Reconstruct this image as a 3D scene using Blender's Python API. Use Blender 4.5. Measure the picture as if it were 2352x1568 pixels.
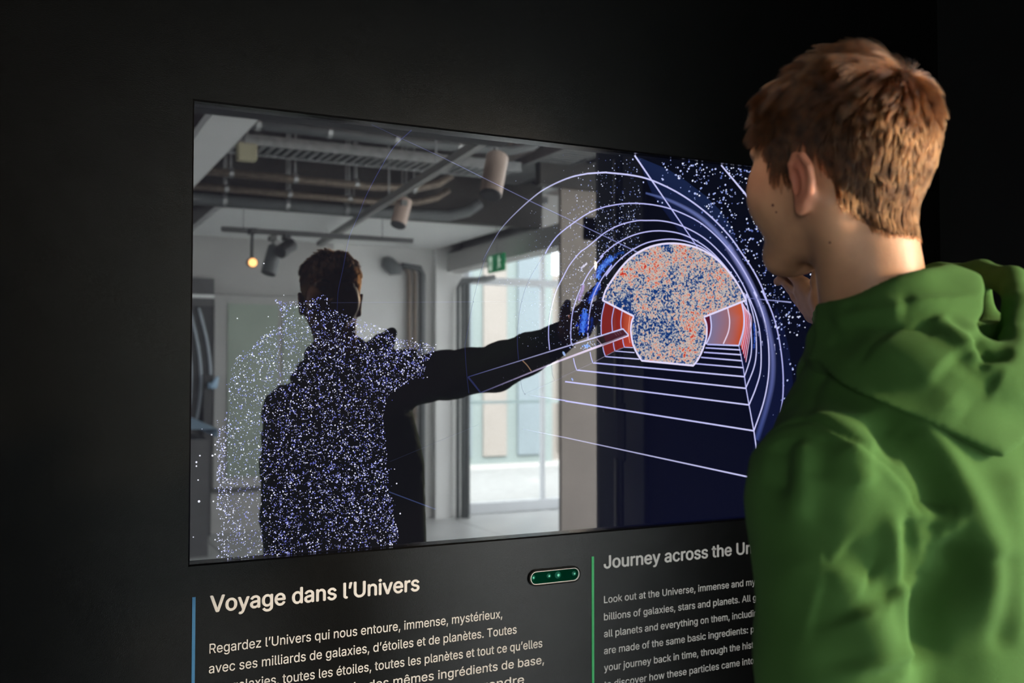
import bpy, math, random, os
import numpy as np
from mathutils import Vector, Matrix, noise
from mathutils.bvhtree import BVHTree

# ------------------------------------------------------------------ clear
for _o in list(bpy.data.objects):
    bpy.data.objects.remove(_o, do_unlink=True)
SC = bpy.context.scene
COL = SC.collection
random.seed(7)
RNG = np.random.default_rng(11)

# ------------------------------------------------------------------ camera
EYE = Vector((0.0, -1.52, 1.45))
YAW = math.radians(26.48)
PITCH = math.radians(1.78)
LENS = 35.0
cam_d = bpy.data.cameras.new('camera')
cam_d.lens = LENS
cam_d.sensor_width = 36.0
cam_d.clip_start = 0.02
cam_d.clip_end = 200
cam = bpy.data.objects.new('camera', cam_d)
COL.objects.link(cam)
cam.location = EYE
cam.rotation_euler = (math.pi / 2 + PITCH, 0, -YAW)
cam_d.dof.use_dof = True
cam_d.dof.focus_distance = 1.45
cam_d.dof.aperture_fstop = 5.6
SC.camera = cam

# ------------------------------------------------------------------ world, sun, exposure
W = bpy.data.worlds.new('sky')
SC.world = W
W.use_nodes = True
bg = W.node_tree.nodes['Background']
bg.inputs['Color'].default_value = (0.92, 0.97, 1.0, 1)
bg.inputs['Strength'].default_value = 29.0
sun_d = bpy.data.lights.new('sun', 'SUN')
sun_d.energy = 42.0
sun_d.angle = math.radians(3)
sun_d.color = (1.0, 0.97, 0.92)
sun = bpy.data.objects.new('sun', sun_d)
COL.objects.link(sun)
sun.rotation_euler = (math.radians(-52), 0, math.radians(18))


def area_light(name, loc, aim, sx, sy, energy, color, portal=False):
    d = bpy.data.lights.new(name, 'AREA')
    d.shape = 'RECTANGLE'
    d.size, d.size_y = sx, sy
    d.energy = energy
    d.color = color
    if portal:
        d.cycles.is_portal = True
    o = bpy.data.objects.new(name, d)
    COL.objects.link(o)
    o.location = loc
    o.rotation_euler = (Vector(aim) - Vector(loc)).to_track_quat('-Z', 'Y').to_euler()
    return o


# portals only guide the sampling of the sky through seen and added openings
area_light('window_portal', (4.86, -7.95, 1.5), (4.86, 0, 1.5), 1.5, 2.9, 1, (1, 1, 1), True)
area_light('window_portal', (7.25, -7.95, 1.5), (7.25, 0, 1.5), 2.5, 2.9, 1, (1, 1, 1), True)
area_light('window_portal', (9.55, -5.2, 1.5), (0, -5.2, 1.5), 4.0, 2.9, 1, (1, 1, 1), True)
area_light('window_portal', (-2.98, -5.6, 1.75), (0, -5.6, 1.75), 2.0, 1.5, 1, (1, 1, 1), True)
area_light('window_portal', (5.6, 0.05, 1.6), (5.6, -5, 1.6), 6.4, 2.7, 1, (1, 1, 1), True)
area_light('window_portal', (6.9, -4.0, 3.30), (6.9, -4.0, 0), 4.0, 5.2, 1, (1, 1, 1), True)


def spot_light(name, loc, aim, energy, color, deg, blend=0.6, size=0.04):
    d = bpy.data.lights.new(name, 'SPOT')
    d.energy = energy
    d.color = color
    d.spot_size = math.radians(deg)
    d.spot_blend = blend
    d.shadow_soft_size = size
    o = bpy.data.objects.new(name, d)
    COL.objects.link(o)
    o.location = loc
    o.rotation_euler = (Vector(aim) - Vector(loc)).to_track_quat('-Z', 'Y').to_euler()
    return o


# two lamps added out of view: warm one behind the visitor, one brightening the lettering
spot_light('added_beam', (2.62, -2.62, 1.98), (0.74, -0.95, 1.36), 520, (1.0, 0.76, 0.50), 40, 0.9, 0.07)
spot_light('added_beam', (0.30, -1.00, 2.37), (0.88, 0.0, 0.98), 44, (1.0, 0.92, 0.84), 44, 0.8, 0.05)

vs = SC.view_settings
vs.view_transform = 'Standard'
vs.look = 'None'
vs.exposure = 0.0
vs.gamma = 1.0
vs.use_curve_mapping = False
cy = SC.cycles
cy.max_bounces = 8
cy.diffuse_bounces = 5
cy.glossy_bounces = 3
cy.transmission_bounces = 4
cy.transparent_max_bounces = 8
cy.caustics_reflective = False
cy.caustics_refractive = False
cy.sample_clamp_indirect = 6.0
cy.adaptive_threshold = 0.02


# ------------------------------------------------------------------ materials
def lin(*c):
    return tuple(((v / 255) / 12.92 if v / 255 <= 0.04045 else ((v / 255 + 0.055) / 1.055) ** 2.4) for v in c)


def mat(name, color, rough=0.6, spec=0.5, metal=0.0, emit=None, estr=0.0, noise_amt=0.0, noise_scale=8.0,
        bump=0.0, bump_scale=60.0, sheen=0.0, sss=0.0, ior=1.5):
    m = bpy.data.materials.new(name)
    m.use_nodes = True
    nt = m.node_tree
    b = nt.nodes['Principled BSDF']
    b.inputs['Base Color'].default_value = (*color, 1)
    b.inputs['Roughness'].default_value = rough
    b.inputs['Specular IOR Level'].default_value = spec
    b.inputs['Metallic'].default_value = metal
    b.inputs['IOR'].default_value = ior
    if sheen:
        b.inputs['Sheen Weight'].default_value = sheen
        b.inputs['Sheen Roughness'].default_value = 0.5
        b.inputs['Sheen Tint'].default_value = (*[min(1, c * 3 + .15) for c in color], 1)
    if sss:
        b.inputs['Subsurface Weight'].default_value = sss
        b.inputs['Subsurface Radius'].default_value = (1.0, 0.35, 0.18)
        b.inputs['Subsurface Scale'].default_value = 0.008
    if emit:
        b.inputs['Emission Color'].default_value = (*emit, 1)
        b.inputs['Emission Strength'].default_value = estr
    if noise_amt or bump:
        tc = nt.nodes.new('ShaderNodeTexCoord')
    if noise_amt:
        n = nt.nodes.new('ShaderNodeTexNoise')
        n.inputs['Scale'].default_value = noise_scale
        n.inputs['Detail'].default_value = 5
        r = nt.nodes.new('ShaderNodeValToRGB')
        r.color_ramp.elements[0].color = (*[c * (1 - noise_amt) for c in color], 1)
        r.color_ramp.elements[1].color = (*[min(1, c * (1 + noise_amt)) for c in color], 1)
        r.color_ramp.elements[0].position = 0.3
        r.color_ramp.elements[1].position = 0.7
        nt.links.new(tc.outputs['Object'], n.inputs['Vector'])
        nt.links.new(n.outputs['Fac'], r.inputs['Fac'])
        nt.links.new(r.outputs['Color'], b.inputs['Base Color'])
    if bump:
        n2 = nt.nodes.new('ShaderNodeTexNoise')
        n2.inputs['Scale'].default_value = bump_scale
        n2.inputs['Detail'].default_value = 4
        bp = nt.nodes.new('ShaderNodeBump')
        bp.inputs['Strength'].default_value = bump
        bp.inputs['Distance'].default_value = 0.002
        nt.links.new(tc.outputs['Object'], n2.inputs['Vector'])
        nt.links.new(n2.outputs['Fac'], bp.inputs['Height'])
        nt.links.new(bp.outputs['Normal'], b.inputs['Normal'])
    return m


def black_laminate():
    """satin black exhibition panel with faint wipe marks and a fine grain"""
    m = mat('black_laminate', (0.003, 0.003, 0.0029), rough=0.36, spec=0.22, bump=0.10, bump_scale=900)
    nt = m.node_tree
    b = nt.nodes['Principled BSDF']
    tc = nt.nodes.new('ShaderNodeTexCoord')
    n = nt.nodes.new('ShaderNodeTexNoise')
    n.inputs['Scale'].default_value = 9
    n.inputs['Detail'].default_value = 6
    n.inputs['Distortion'].default_value = 1.2
    mr = nt.nodes.new('ShaderNodeMapRange')
    mr.inputs['From Min'].default_value = 0.35
    mr.inputs['From Max'].default_value = 0.75
    mr.inputs['To Min'].default_value = 0.235
    mr.inputs['To Max'].default_value = 0.205
    nt.links.new(tc.outputs['Object'], n.inputs['Vector'])
    nt.links.new(n.outputs['Fac'], mr.inputs['Value'])
    nt.links.new(mr.outputs['Result'], b.inputs['Roughness'])
    return m


def screen_mat():
    """lit pixels under glossy cover glass: colour from the mesh attribute 'Col'"""
    m = bpy.data.materials.new('screen_pixels')
    m.use_nodes = True
    nt = m.node_tree
    b = nt.nodes['Principled BSDF']
    b.inputs['Base Color'].default_value = (0.002, 0.002, 0.003, 1)
    b.inputs['Roughness'].default_value = 0.012
    b.inputs['IOR'].default_value = GLASS_IOR
    a = nt.nodes.new('ShaderNodeAttribute')
    a.attribute_name = 'Col'
    nt.links.new(a.outputs['Color'], b.inputs['Emission Color'])
    b.inputs['Emission Strength'].default_value = 1.0
    return m


def cmb_mat():
    """speckled all-sky map: beige ground with blue and orange-red grains"""
    m = bpy.data.materials.new('sky_map_pixels')
    m.use_nodes = True
    nt = m.node_tree
    L = nt.links.new
    b = nt.nodes['Principled BSDF']
    b.inputs['Base Color'].default_value = (0.002, 0.002, 0.003, 1)
    b.inputs['Roughness'].default_value = 0.012
    b.inputs['IOR'].default_value = GLASS_IOR
    tc = nt.nodes.new('ShaderNodeTexCoord')
    fine = nt.nodes.new('ShaderNodeTexNoise')
    fine.inputs['Scale'].default_value = 250
    fine.inputs['Detail'].default_value = 2.5
    fine.inputs['Roughness'].default_value = 0.7
    big = nt.nodes.new('ShaderNodeTexNoise')
    big.inputs['Scale'].default_value = 22
    big.inputs['Detail'].default_value = 3
    L(tc.outputs['Object'], fine.inputs['Vector'])
    L(tc.outputs['Object'], big.inputs['Vector'])
    mx = nt.nodes.new('ShaderNodeMath')
    mx.operation = 'MULTIPLY_ADD'
    mx.inputs[1].default_value = 0.5
    L(big.outputs['Fac'], mx.inputs[0])
    L(fine.outputs['Fac'], mx.inputs[2])
    r = nt.nodes.new('ShaderNodeValToRGB')
    cr = r.color_ramp
    cr.elements[0].position = 0.62
    cr.elements[0].color = (*lin(10, 50, 120), 1)
    cr.elements[1].position = 0.95
    cr.elements[1].color = (*lin(215, 50, 40), 1)
    for p, c in ((0.68, lin(30, 78, 148)), (0.72, lin(140, 160, 185)), (0.755, lin(216, 210, 204)),
                 (0.82, lin(225, 200, 186)), (0.87, lin(232, 160, 135)), (0.92, lin(225, 100, 80))):
        e = cr.elements.new(p)
        e.color = (*c, 1)
    L(mx.outputs[0], r.inputs['Fac'])
    L(r.outputs['Color'], b.inputs['Emission Color'])
    b.inputs['Emission Strength'].default_value = 0.82
    return m


GLASS_IOR = 1.88
M = {}
M['laminate'] = black_laminate()
M['pod_black'] = mat('matt_black_board', (0.012, 0.012, 0.012), rough=0.7, noise_amt=0.15)
M['reveal'] = mat('black_edge', (0.004, 0.004, 0.004), rough=0.6, spec=0.1)
M['screen'] = screen_mat()
M['cmb'] = cmb_mat()
M['letter'] = mat('grey_vinyl_letter', (0.52, 0.505, 0.48), rough=0.55, noise_amt=0.04, noise_scale=30)
M['blue_strip'] = mat('blue_vinyl', (0.02, 0.12, 0.26), rough=0.5, noise_amt=0.05)
M['green_strip'] = mat('green_vinyl', (0.03, 0.36, 0.11), rough=0.5, noise_amt=0.05)
M['white_wall'] = mat('white_plaster', (0.80, 0.80, 0.78), rough=0.8, noise_amt=0.03, noise_scale=3)
M['grey_wall'] = mat('grey_plaster', (0.46, 0.455, 0.44), rough=0.8, noise_amt=0.05, noise_scale=3)
M['dark_grey'] = mat('dark_grey_paint', (0.10, 0.10, 0.10), rough=0.6, noise_amt=0.1)
M['beige_wall'] = mat('beige_plaster', (0.30, 0.26, 0.225), rough=0.8, noise_amt=0.05, noise_scale=4)
M['white_panel'] = mat('white_ceiling_board', (0.84, 0.85, 0.84), rough=0.8, noise_amt=0.02)
M['slab'] = mat('brown_soffit', (0.11, 0.088, 0.078), rough=0.8, noise_amt=0.15, noise_scale=2)
M['slab_rose'] = mat('rose_soffit', (0.42, 0.27, 0.23), rough=0.8, noise_amt=0.12, noise_scale=2)
M['dark_beam'] = mat('dark_brown_beam', (0.05, 0.046, 0.04), rough=0.7, noise_amt=0.2)
M['steel'] = mat('galvanised_steel', (0.32, 0.33, 0.33), rough=0.4, metal=0.7, noise_amt=0.2, noise_scale=20)
M['pipe'] = mat('grey_pipe_paint', (0.13, 0.14, 0.14), rough=0.5, noise_amt=0.1)
M['copper'] = mat('brown_lagging', (0.20, 0.16, 0.125), rough=0.5, metal=0.3, noise_amt=0.3, noise_scale=30)
M['rail'] = mat('grey_rail', (0.22, 0.22, 0.21), rough=0.5, noise_amt=0.05)
M['spot'] = mat('champagne_lamp_body', (0.55, 0.43, 0.36), rough=0.45, metal=0.15, noise_amt=0.05)
M['spot_dark'] = mat('dark_lamp_body', (0.04, 0.04, 0.04), rough=0.5, noise_amt=0.1)
M['bulb'] = mat('warm_bulb', (1, .8, .5), emit=(1.0, 0.42, 0.12), estr=22, noise_amt=0.02)
M['frame_white'] = mat('white_window_frame', (0.66, 0.68, 0.70), rough=0.5, noise_amt=0.02)
M['green_sign'] = mat('green_sign_face', (0.0, 0.28, 0.09), rough=0.5, emit=(0.0, 0.5, 0.16), estr=0.6, noise_amt=0.02)
M['white_sign'] = mat('white_sign_print', (0.7, 0.8, 0.7), rough=0.5, emit=(0.7, 0.9, 0.75), estr=3.5, noise_amt=0.02)
M['tile'] = mat('grey_floor_tile', (0.48, 0.49, 0.48), rough=0.35, noise_amt=0.08, noise_scale=3)
M['grout'] = mat('dark_grout', (0.10, 0.10, 0.10), rough=0.8, noise_amt=0.1)
M['frosted'] = mat('frosted_green_glass', (0.28, 0.34, 0.27), rough=0.35, noise_amt=0.1, noise_scale=2)
M['chrome'] = mat('brushed_steel', (0.75, 0.68, 0.56), rough=0.4, metal=0.1, noise_amt=0.05)
M['door_dark'] = mat('charcoal_door', (0.11, 0.115, 0.125), rough=0.5, noise_amt=0.1)
M['door_grey'] = mat('charcoal_door_edge', (0.32, 0.30, 0.30), rough=0.5, noise_amt=0.1)
M['facade'] = mat('pale_facade', (0.23, 0.285, 0.28), rough=0.6, noise_amt=0.05, noise_scale=1)
M['facade_blue'] = mat('pale_blue_glazing', (0.20, 0.25, 0.275), rough=0.5, noise_amt=0.06, noise_scale=1)
M['facade_cream'] = mat('cream_facade', (0.30, 0.28, 0.255), rough=0.7, noise_amt=0.05, noise_scale=1)
M['terrace'] = mat('terrace_slab', (0.5, 0.5, 0.48), rough=0.8, noise_amt=0.1)
M['rail_steel'] = mat('balustrade_steel', (0.35, 0.45, 0.45), rough=0.5, noise_amt=0.05)
M['pale_stripe'] = mat('pale_blue_grey_slat', (0.42, 0.47, 0.52), rough=0.5, noise_amt=0.05)
M['blue_light'] = mat('pale_blue_desk', (0.45, 0.65, 0.85), rough=0.4, noise_amt=0.05)


# ------------------------------------------------------------------ helpers
def link(o, parent=None):
    COL.objects.link(o)
    if parent is not None:
        o.parent = parent
    return o


def tag(o, label=None, cat=None, group=None, kind=None):
    if label:
        o['label'] = label
    if cat:
        o['category'] = cat
    if group:
        o['group'] = group
    if kind:
        o['kind'] = kind
    return o


def empty(name, loc, label=None, cat=None, group=None, kind=None, rz=0.0):
    o = bpy.data.objects.new(name, None)
    o.empty_display_size = 0.05
    o.location = loc
    o.rotation_euler = (0, 0, rz)
    link(o)
    return tag(o, label, cat, group, kind)


def mesh_obj(name, verts, faces, material, parent=None, smooth=False, cols=None, world=True):
    """verts are in world coordinates; a parent is an unrotated/rotated Empty"""
    me = bpy.data.meshes.new(name)
    me.from_pydata([tuple(v) for v in verts], [], [tuple(f) for f in faces])
    if material is not None:
        me.materials.append(material)
    if cols is not None:
        a = me.color_attributes.new('Col', 'FLOAT_COLOR', 'POINT')
        arr = np.ones((len(verts), 4), dtype=np.float32)
        arr[:, :3] = np.asarray(cols, dtype=np.float32)
        a.data.foreach_set('color', arr.ravel())
    if smooth:
        me.polygons.foreach_set('use_smooth', [True] * len(me.polygons))
    o = bpy.data.objects.new(name, me)
    link(o)
    if parent is not None:
        o.parent = parent
        if world:
            bpy.context.view_layer.update() if parent.rotation_euler.z else None
            pm = parent_world(parent)
            o.matrix_parent_inverse = pm.inverted()
    return o


def parent_world(p):
    m = Matrix.LocRotScale(p.location, p.rotation_euler.to_quaternion(), p.scale)
    if p.parent is not None:
        m = parent_world(p.parent) @ p.matrix_parent_inverse @ m
    return m


class MB:
    def __init__(self):
        self.v, self.f = [], []

    def box(self, x0, x1, y0, y1, z0, z1, bev=0.0):
        n = len(self.v)
        if bev <= 0:
            for z in (z0, z1):
                for x, y in ((x0, y0), (x1, y0), (x1, y1), (x0, y1)):
                    self.v.append((x, y, z))
            for q in ((3, 2, 1, 0), (4, 5, 6, 7), (0, 1, 5, 4), (1, 2, 6, 5), (2, 3, 7, 6), (3, 0, 4, 7)):
                self.f.append(tuple(n + i for i in q))
        else:
            b = bev
            rings = []
            for z, i in ((z0, b), (z0 + b, 0), (z1 - b, 0), (z1, b)):
                r = []
                for x, y in ((x0 + b, y0 + i), (x1 - b, y0 + i), (x1 - i, y0 + b), (x1 - i, y1 - b), (x1 - b, y1 - i),
                             (x0 + b, y1 - i), (x0 + i, y1 - b), (x0 + i, y0 + b)):
                    r.append(len(self.v))
                    self.v.append((x, y, z))
                rings.append(r)
            self.f.append(tuple(reversed(rings[0])))
            self.f.append(tuple(rings[-1]))
            for a, c in zip(rings, rings[1:]):
                for k in range(8):
                    self.f.append((a[k], a[(k + 1) % 8], c[(k + 1) % 8], c[k]))
        return self

    def tube(self, pts, r, seg=12, cap=True):
        pts = [Vector(p) for p in pts]
        rs = r if isinstance(r, (list, tuple)) else [r] * len(pts)
        rings = []
        up = None
        for i, p in enumerate(pts):
            d = (pts[min(i + 1, len(pts) - 1)] - pts[max(i - 1, 0)]).normalized()
            if up is None:
                up = Vector((0, 0, 1)) if abs(d.z) < 0.9 else Vector((1, 0, 0))
            a = d.cross(up).normalized()
            b = a.cross(d).normalized()
            up = b
            ring = []
            for k in range(seg):
                t = 2 * math.pi * k / seg
                ring.append(len(self.v))
                self.v.append(tuple(p + (a * math.cos(t) + b * math.sin(t)) * rs[i]))
            rings.append(ring)
        for a, b in zip(rings, rings[1:]):
            for k in range(seg):
                self.f.append((a[k], a[(k + 1) % seg], b[(k + 1) % seg], b[k]))
        if cap:
            self.f.append(tuple(reversed(rings[0])))
            self.f.append(tuple(rings[-1]))
        return self

    def quad(self, *ps):
        n = len(self.v)
        self.v.extend(ps)
        self.f.append(tuple(range(n, n + len(ps))))
        return self

    def build(self, name, material, parent=None, smooth=False):
        return mesh_obj(name, self.v, self.f, material, parent, smooth)


def bx(name, material, parent, *a, bev=0.0):
    return MB().box(*a, bev=bev).build(name, material, parent)


# pixel of the 2352 x 1568 frame -> ray, used to read real positions off the photograph
FPX = LENS / 36.0 * 2352
_F = Vector((math.sin(YAW) * math.cos(PITCH), math.cos(YAW) * math.cos(PITCH), math.sin(PITCH)))
_R = Vector((math.cos(YAW), -math.sin(YAW), 0))
_U = _R.cross(_F)


def ray(px, py):
    return _F + _R * ((px - 1176) / FPX) - _U * ((py - 784) / FPX)


def on_wall(px, py, y=0.0):
    d = ray(px, py)
    t = (y - EYE.y) / d.y
    return EYE + d * t, t * d.dot(_F) / 1.0


def behind(px, py, Y):
    """a point seen in the screen's reflection, at Y metres in front of the camera plane (measured in the mirrored room)"""
    d = ray(px, py)
    t = Y / d.y
    p = EYE + d * t
    return Vector((p.x, 0.036 - p.y, p.z))
# ------------------------------------------------------------------ the exhibit wall, its niche
SY = 0.018                       # the screen sits back in the wall
c0, _ = on_wall(446, 231)
c1, _ = on_wall(437, 1297)
SX0 = (c0.x + c1.x) / 2
SZ1, SZ0 = c0.z, c1.z
SX1 = SX0 + (SZ1 - SZ0) * 16 / 9
WALL_X0, WALL_X1, WALL_Z1 = -1.3, 1.80, 2.42
wb = MB()
e = 0.0025
# front face in four boards' outline around the opening, a small bevel, then the reveal
ox = [(WALL_X0, 0), (WALL_X1, 0), (WALL_X1, WALL_Z1), (WALL_X0, WALL_Z1)]
ix = [(SX0, SZ0), (SX1, SZ0), (SX1, SZ1), (SX0, SZ1)]
ie = [(SX0 - e, SZ0 - e), (SX1 + e, SZ0 - e), (SX1 + e, SZ1 + e), (SX0 - e, SZ1 + e)]
wb.v = [(x, 0, z) for x, z in ox] + [(x, 0, z) for x, z in ie] + [(x, e, z) for x, z in ix] + \
       [(x, 0.06, z) for x, z in ix] + [(x, 0.12, z) for x, z in ox]
for k in range(4):
    j = (k + 1) % 4
    wb.f += [(k, j, 4 + j, 4 + k), (4 + k, 4 + j, 8 + j, 8 + k), (8 + k, 8 + j, 12 + j, 12 + k),
             (j, k, 16 + k, 16 + j)]
wb.f.append((19, 18, 17, 16))
wall_front = wb.build('wall_front', M['laminate'])
tag(wall_front, 'satin black exhibit wall around the recessed screen', kind='structure')
bx('wall_right', M['pod_black'], None, 1.80, 1.86, -1.389, 0.12, 0, WALL_Z1)['kind'] = 'structure'
bx('wall_left', M['pod_black'], None, -1.36, -1.30, -2.28, 0.12, 0, WALL_Z1)['kind'] = 'structure'  # unseen side wall, put in to hold back light from the left
bx('trim_1', M['pod_black'], None, -1.36, 1.86, -2.28, 0.12, WALL_Z1, WALL_Z1 + 0.08)['kind'] = 'structure'

# charcoal door leaf on the niche's right wall, seen mirrored in the screen
dr = empty('door_1', (1.80, -1.2, 0.0), kind='structure')
bx('door_leaf', M['door_dark'], dr, 1.782, 1.7995, -1.36, -1.215, 0.02, 2.38, bev=0.003)
bx('door_leaf', M['door_grey'], dr, 1.782, 1.7995, -1.205, -1.085, 0.02, 2.38, bev=0.003)
bx('edge_strip', M['chrome'], dr, 1.774, 1.782, -1.252, -1.236, 0.05, 1.17, bev=0.002)
bx('edge_strip', M['chrome'], dr, 1.774, 1.782, -1.252, -1.236, 1.33, 2.16, bev=0.002)
bx('door_edge', M['door_grey'], dr, 1.790, 1.7995, -1.386, -1.366, 0.0, 2.40)
hb = MB()
hb.tube([(1.782, -1.255, 1.325), (1.742, -1.262, 1.325), (1.742, -1.262, 1.325), (1.742, -1.262, 1.19), (1.782, -1.255, 1.185)], 0.0055, 8)
hb.build('door_handle', M['chrome'], dr)
bx('lock_plate', M['spot_dark'], dr, 1.778, 1.7825, -1.236, -1.19, 1.16, 1.35, bev=0.002)

# ------------------------------------------------------------------ the screen
scr = empty('display_screen', (SX0, SY, SZ0),
            'wide glossy display screen showing space graphics and mirroring the room, set into the black wall', 'screen')
LAY = [0]


def sp(px, py, lay=None):
    p, t = on_wall(px, py, SY)
    return p


def depth_at(p):
    return (p - EYE).dot(_F) / FPX


def lay_y():
    LAY[0] += 1
    return SY - 0.00006 * LAY[0]


# base panel: dark, a little bluer towards the right
nx, nz = 24, 12
bv, bf, bc = [], [], []
for j in range(nz + 1):
    for i in range(nx + 1):
        u, v = i / nx, j / nz
        bv.append((SX0 - .01 + (SX1 - SX0 + .02) * u, SY, SZ0 - .01 + (SZ1 - SZ0 + .02) * v))
        k = min(1, max(0, (u - 0.45) / 0.25))
        a = np.array((0.0055, 0.0055, 0.0075))
        b_ = np.array((0.0020, 0.0028, 0.0135 - 0.006 * v))
        bc.append(a * (1 - k) + b_ * k)
for j in range(nz):
    for i in range(nx):
        n = j * (nx + 1) + i
        bf.append((n, n + 1, n + nx + 2, n + nx + 1))
mesh_obj('cover_glass', bv, bf, M['screen'], scr, cols=bc)


def smooth_line(pts, n=8):
    P = [np.array(p, float) for p in pts]
    if len(P) < 3:
        return P
    out = []
    Q = [2 * P[0] - P[1]] + P + [2 * P[-1] - P[-2]]
    for i in range(1, len(Q) - 2):
        p0, p1, p2, p3 = Q[i - 1:i + 3]
        for k in range(n):
            t = k / n
            out.append(0.5 * ((2 * p1) + (-p0 + p2) * t + (2 * p0 - 5 * p1 + 4 * p2 - p3) * t * t
                              + (-p0 + 3 * p1 - 3 * p2 + p3) * t ** 3))
    out.append(P[-1])
    return out


def clip_uv(v):
    return (min(max(v[0], SX0), SX1), v[1], min(max(v[2], SZ0), SZ1))


class Ink:
    """flat lit shapes of one screen layer"""

    def __init__(self):
        self.v, self.f, self.c, self.y = [], [], [], lay_y()

    def stroke(self, pts, w, c0, c1=None, sm=True, soft=False):
        """pts in photograph pixels, w in pixels; colour may run from c0 to c1"""
        if c1 is None:
            c1 = c0
        q = smooth_line(pts) if sm else [np.array(p, float) for p in pts]
        W3 = []
        for p in q:
            s = sp(p[0], p[1])
            W3.append((np.array((s.x, s.z)), depth_at(s)))
        n0 = len(self.v)
        m = len(W3)
        for i in range(m):
            a = W3[max(i - 1, 0)][0]
            b = W3[min(i + 1, m - 1)][0]
            d = b - a
            L = np.linalg.norm(d) or 1
            nrm = np.array((-d[1], d[0])) / L
            t = i / (m - 1)
            ww = (w[0] * (1 - t) + w[1] * t) if isinstance(w, tuple) else w
            hw = ww * 0.5 * W3[i][1]
            col = np.array(c0) * (1 - t) + np.array(c1) * t
            P = W3[i][0]
            if soft:
                for k, f in ((-1, 0.0), (-0.45, 0.6), (0, 1), (0.45, 0.6), (1, 0.0)):
                    x, z = P + nrm * hw * k
                    self.v.append(clip_uv((x, self.y, z)))
                    self.c.append(col * f + np.array(soft) * (1 - f))
            else:
                for k in (-1, 1):
                    x, z = P + nrm * hw * k
                    self.v.append(clip_uv((x, self.y, z)))
                    self.c.append(col)
        r = 5 if soft else 2
        for i in range(m - 1):
            for k in range(r - 1):
                a = n0 + i * r + k
                self.f.append((a, a + r, a + r + 1, a + 1))
        return self

    def poly(self, pts, col, sm=False):
        q = smooth_line(list(pts) + [pts[0]])[:-1] if sm else pts
        cols = col + [col[-1]] * (len(q) - len(col)) if isinstance(col, list) else [col] * len(q)
        n0 = len(self.v)
        for p, c in zip(q, cols):
            s = sp(p[0], p[1])
            self.v.append(clip_uv((s.x, self.y, s.z)))
            self.c.append(c)
        self.f.append(tuple(range(n0, n0 + len(q))))
        return self

    def dot(self, px, py, r, col, stretch=1.0, ang=0.0, seg=6):
        s = sp(px, py)
        if not (SX0 + .001 < s.x < SX1 - .001 and SZ0 + .001 < s.z < SZ1 - .001):
            return
        k = depth_at(s)
        n0 = len(self.v)
        ca, sa = math.cos(ang), math.sin(ang)
        for i in range(seg):
            t = 2 * math.pi * i / seg
            a, b = math.cos(t) * r * k * stretch, math.sin(t) * r * k
            self.v.append((s.x + a * ca - b * sa, self.y, s.z + a * sa + b * ca))
            self.c.append(col)
        self.f.append(tuple(range(n0, n0 + seg)))

    def build(self, name, material=None, kind=None, label=None):
        F = []
        for f in self.f:          # faces look towards the visitor (-y)
            ar = sum(self.v[f[i - 1]][0] * self.v[f[i]][2] - self.v[f[i]][0] * self.v[f[i - 1]][2] for i in range(len(f)))
            F.append(f if ar > 0 else tuple(reversed(f)))
        o = mesh_obj(name, self.v, F, material or M['screen'], scr, cols=self.c)
        return tag(o, label, kind=kind)


WHT = lin(205, 205, 250)
WH2 = lin(170, 172, 235)
DIM = lin(85, 90, 150)
FNT = lin(45, 50, 85)
Z2 = lambda a: [(900 + x / 3.92, 220 + y / 3.92) for x, y in a]
Z4 = lambda a: [(900 + x / 3.92, 560 + y / 3.92) for x, y in a]
Z7 = lambda a: [(1340 + x / 3.92, 340 + y / 3.92) for x, y in a]
Z8 = lambda a: [(1300 + x / 3.92, 660 + y / 3.92) for x, y in a]
ZA = lambda a: [(1260 + x / 6.53, 560 + y / 6.53) for x, y in a]

# navy field of the tunnel, right of the middle
nav = Ink()
NV = lin(13, 19, 50)
NV2 = lin(22, 34, 68)
nav.poly(Z7([(480, 75), (760, 190), (930, 300), (1100, 430), (1250, 580), (1330, 700), (1400, 900), (1450, 1050),
             (1560, 1300), (1650, 1568)]) + Z8([(1900, 180), (1960, 350), (2010, 560), (2035, 760), (2045, 900)]) +
         [(1822, 1000), (1800, 1110), (1730, 1100), (1731, 990), (1700, 840), (1712, 690), (1660, 610), (1580, 560), (1500, 450)],
         [NV2] * 6 + [NV] * 17)
nav.build('tunnel_field')

stars = Ink()
SC1 = [lin(150, 165, 225), lin(190, 200, 250), lin(95, 110, 180), lin(225, 230, 255)]
# star streaks beyond the tunnel, at the right
edge = [np.array(p) for p in ((1500, 365), (1600, 440), (1665, 500), (1725, 590), (1770, 680), (1805, 790), (1822, 880))]
n = 0
while n < 1150:
    x, y = random.uniform(1520, 1880), random.uniform(368, 960)
    ex = np.interp(y, [p[1] for p in edge], [p[0] for p in edge])
    dx = x - ex
    dens = 1.0 if dx > 0 else math.exp(dx / 26)
    dens *= 0.35 + 0.65 * (noise.noise(Vector((x / 40, y / 40, 3))) > -0.05)
    if y > 760:
        dens *= 0.45
    if random.random() < dens:
        stars.dot(x, y, random.choice((0.8, 1.0, 1.3, 1.7, 2.2)), random.choice(SC1), 1.35, random.uniform(0.2, 0.9))
        n += 1
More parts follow.
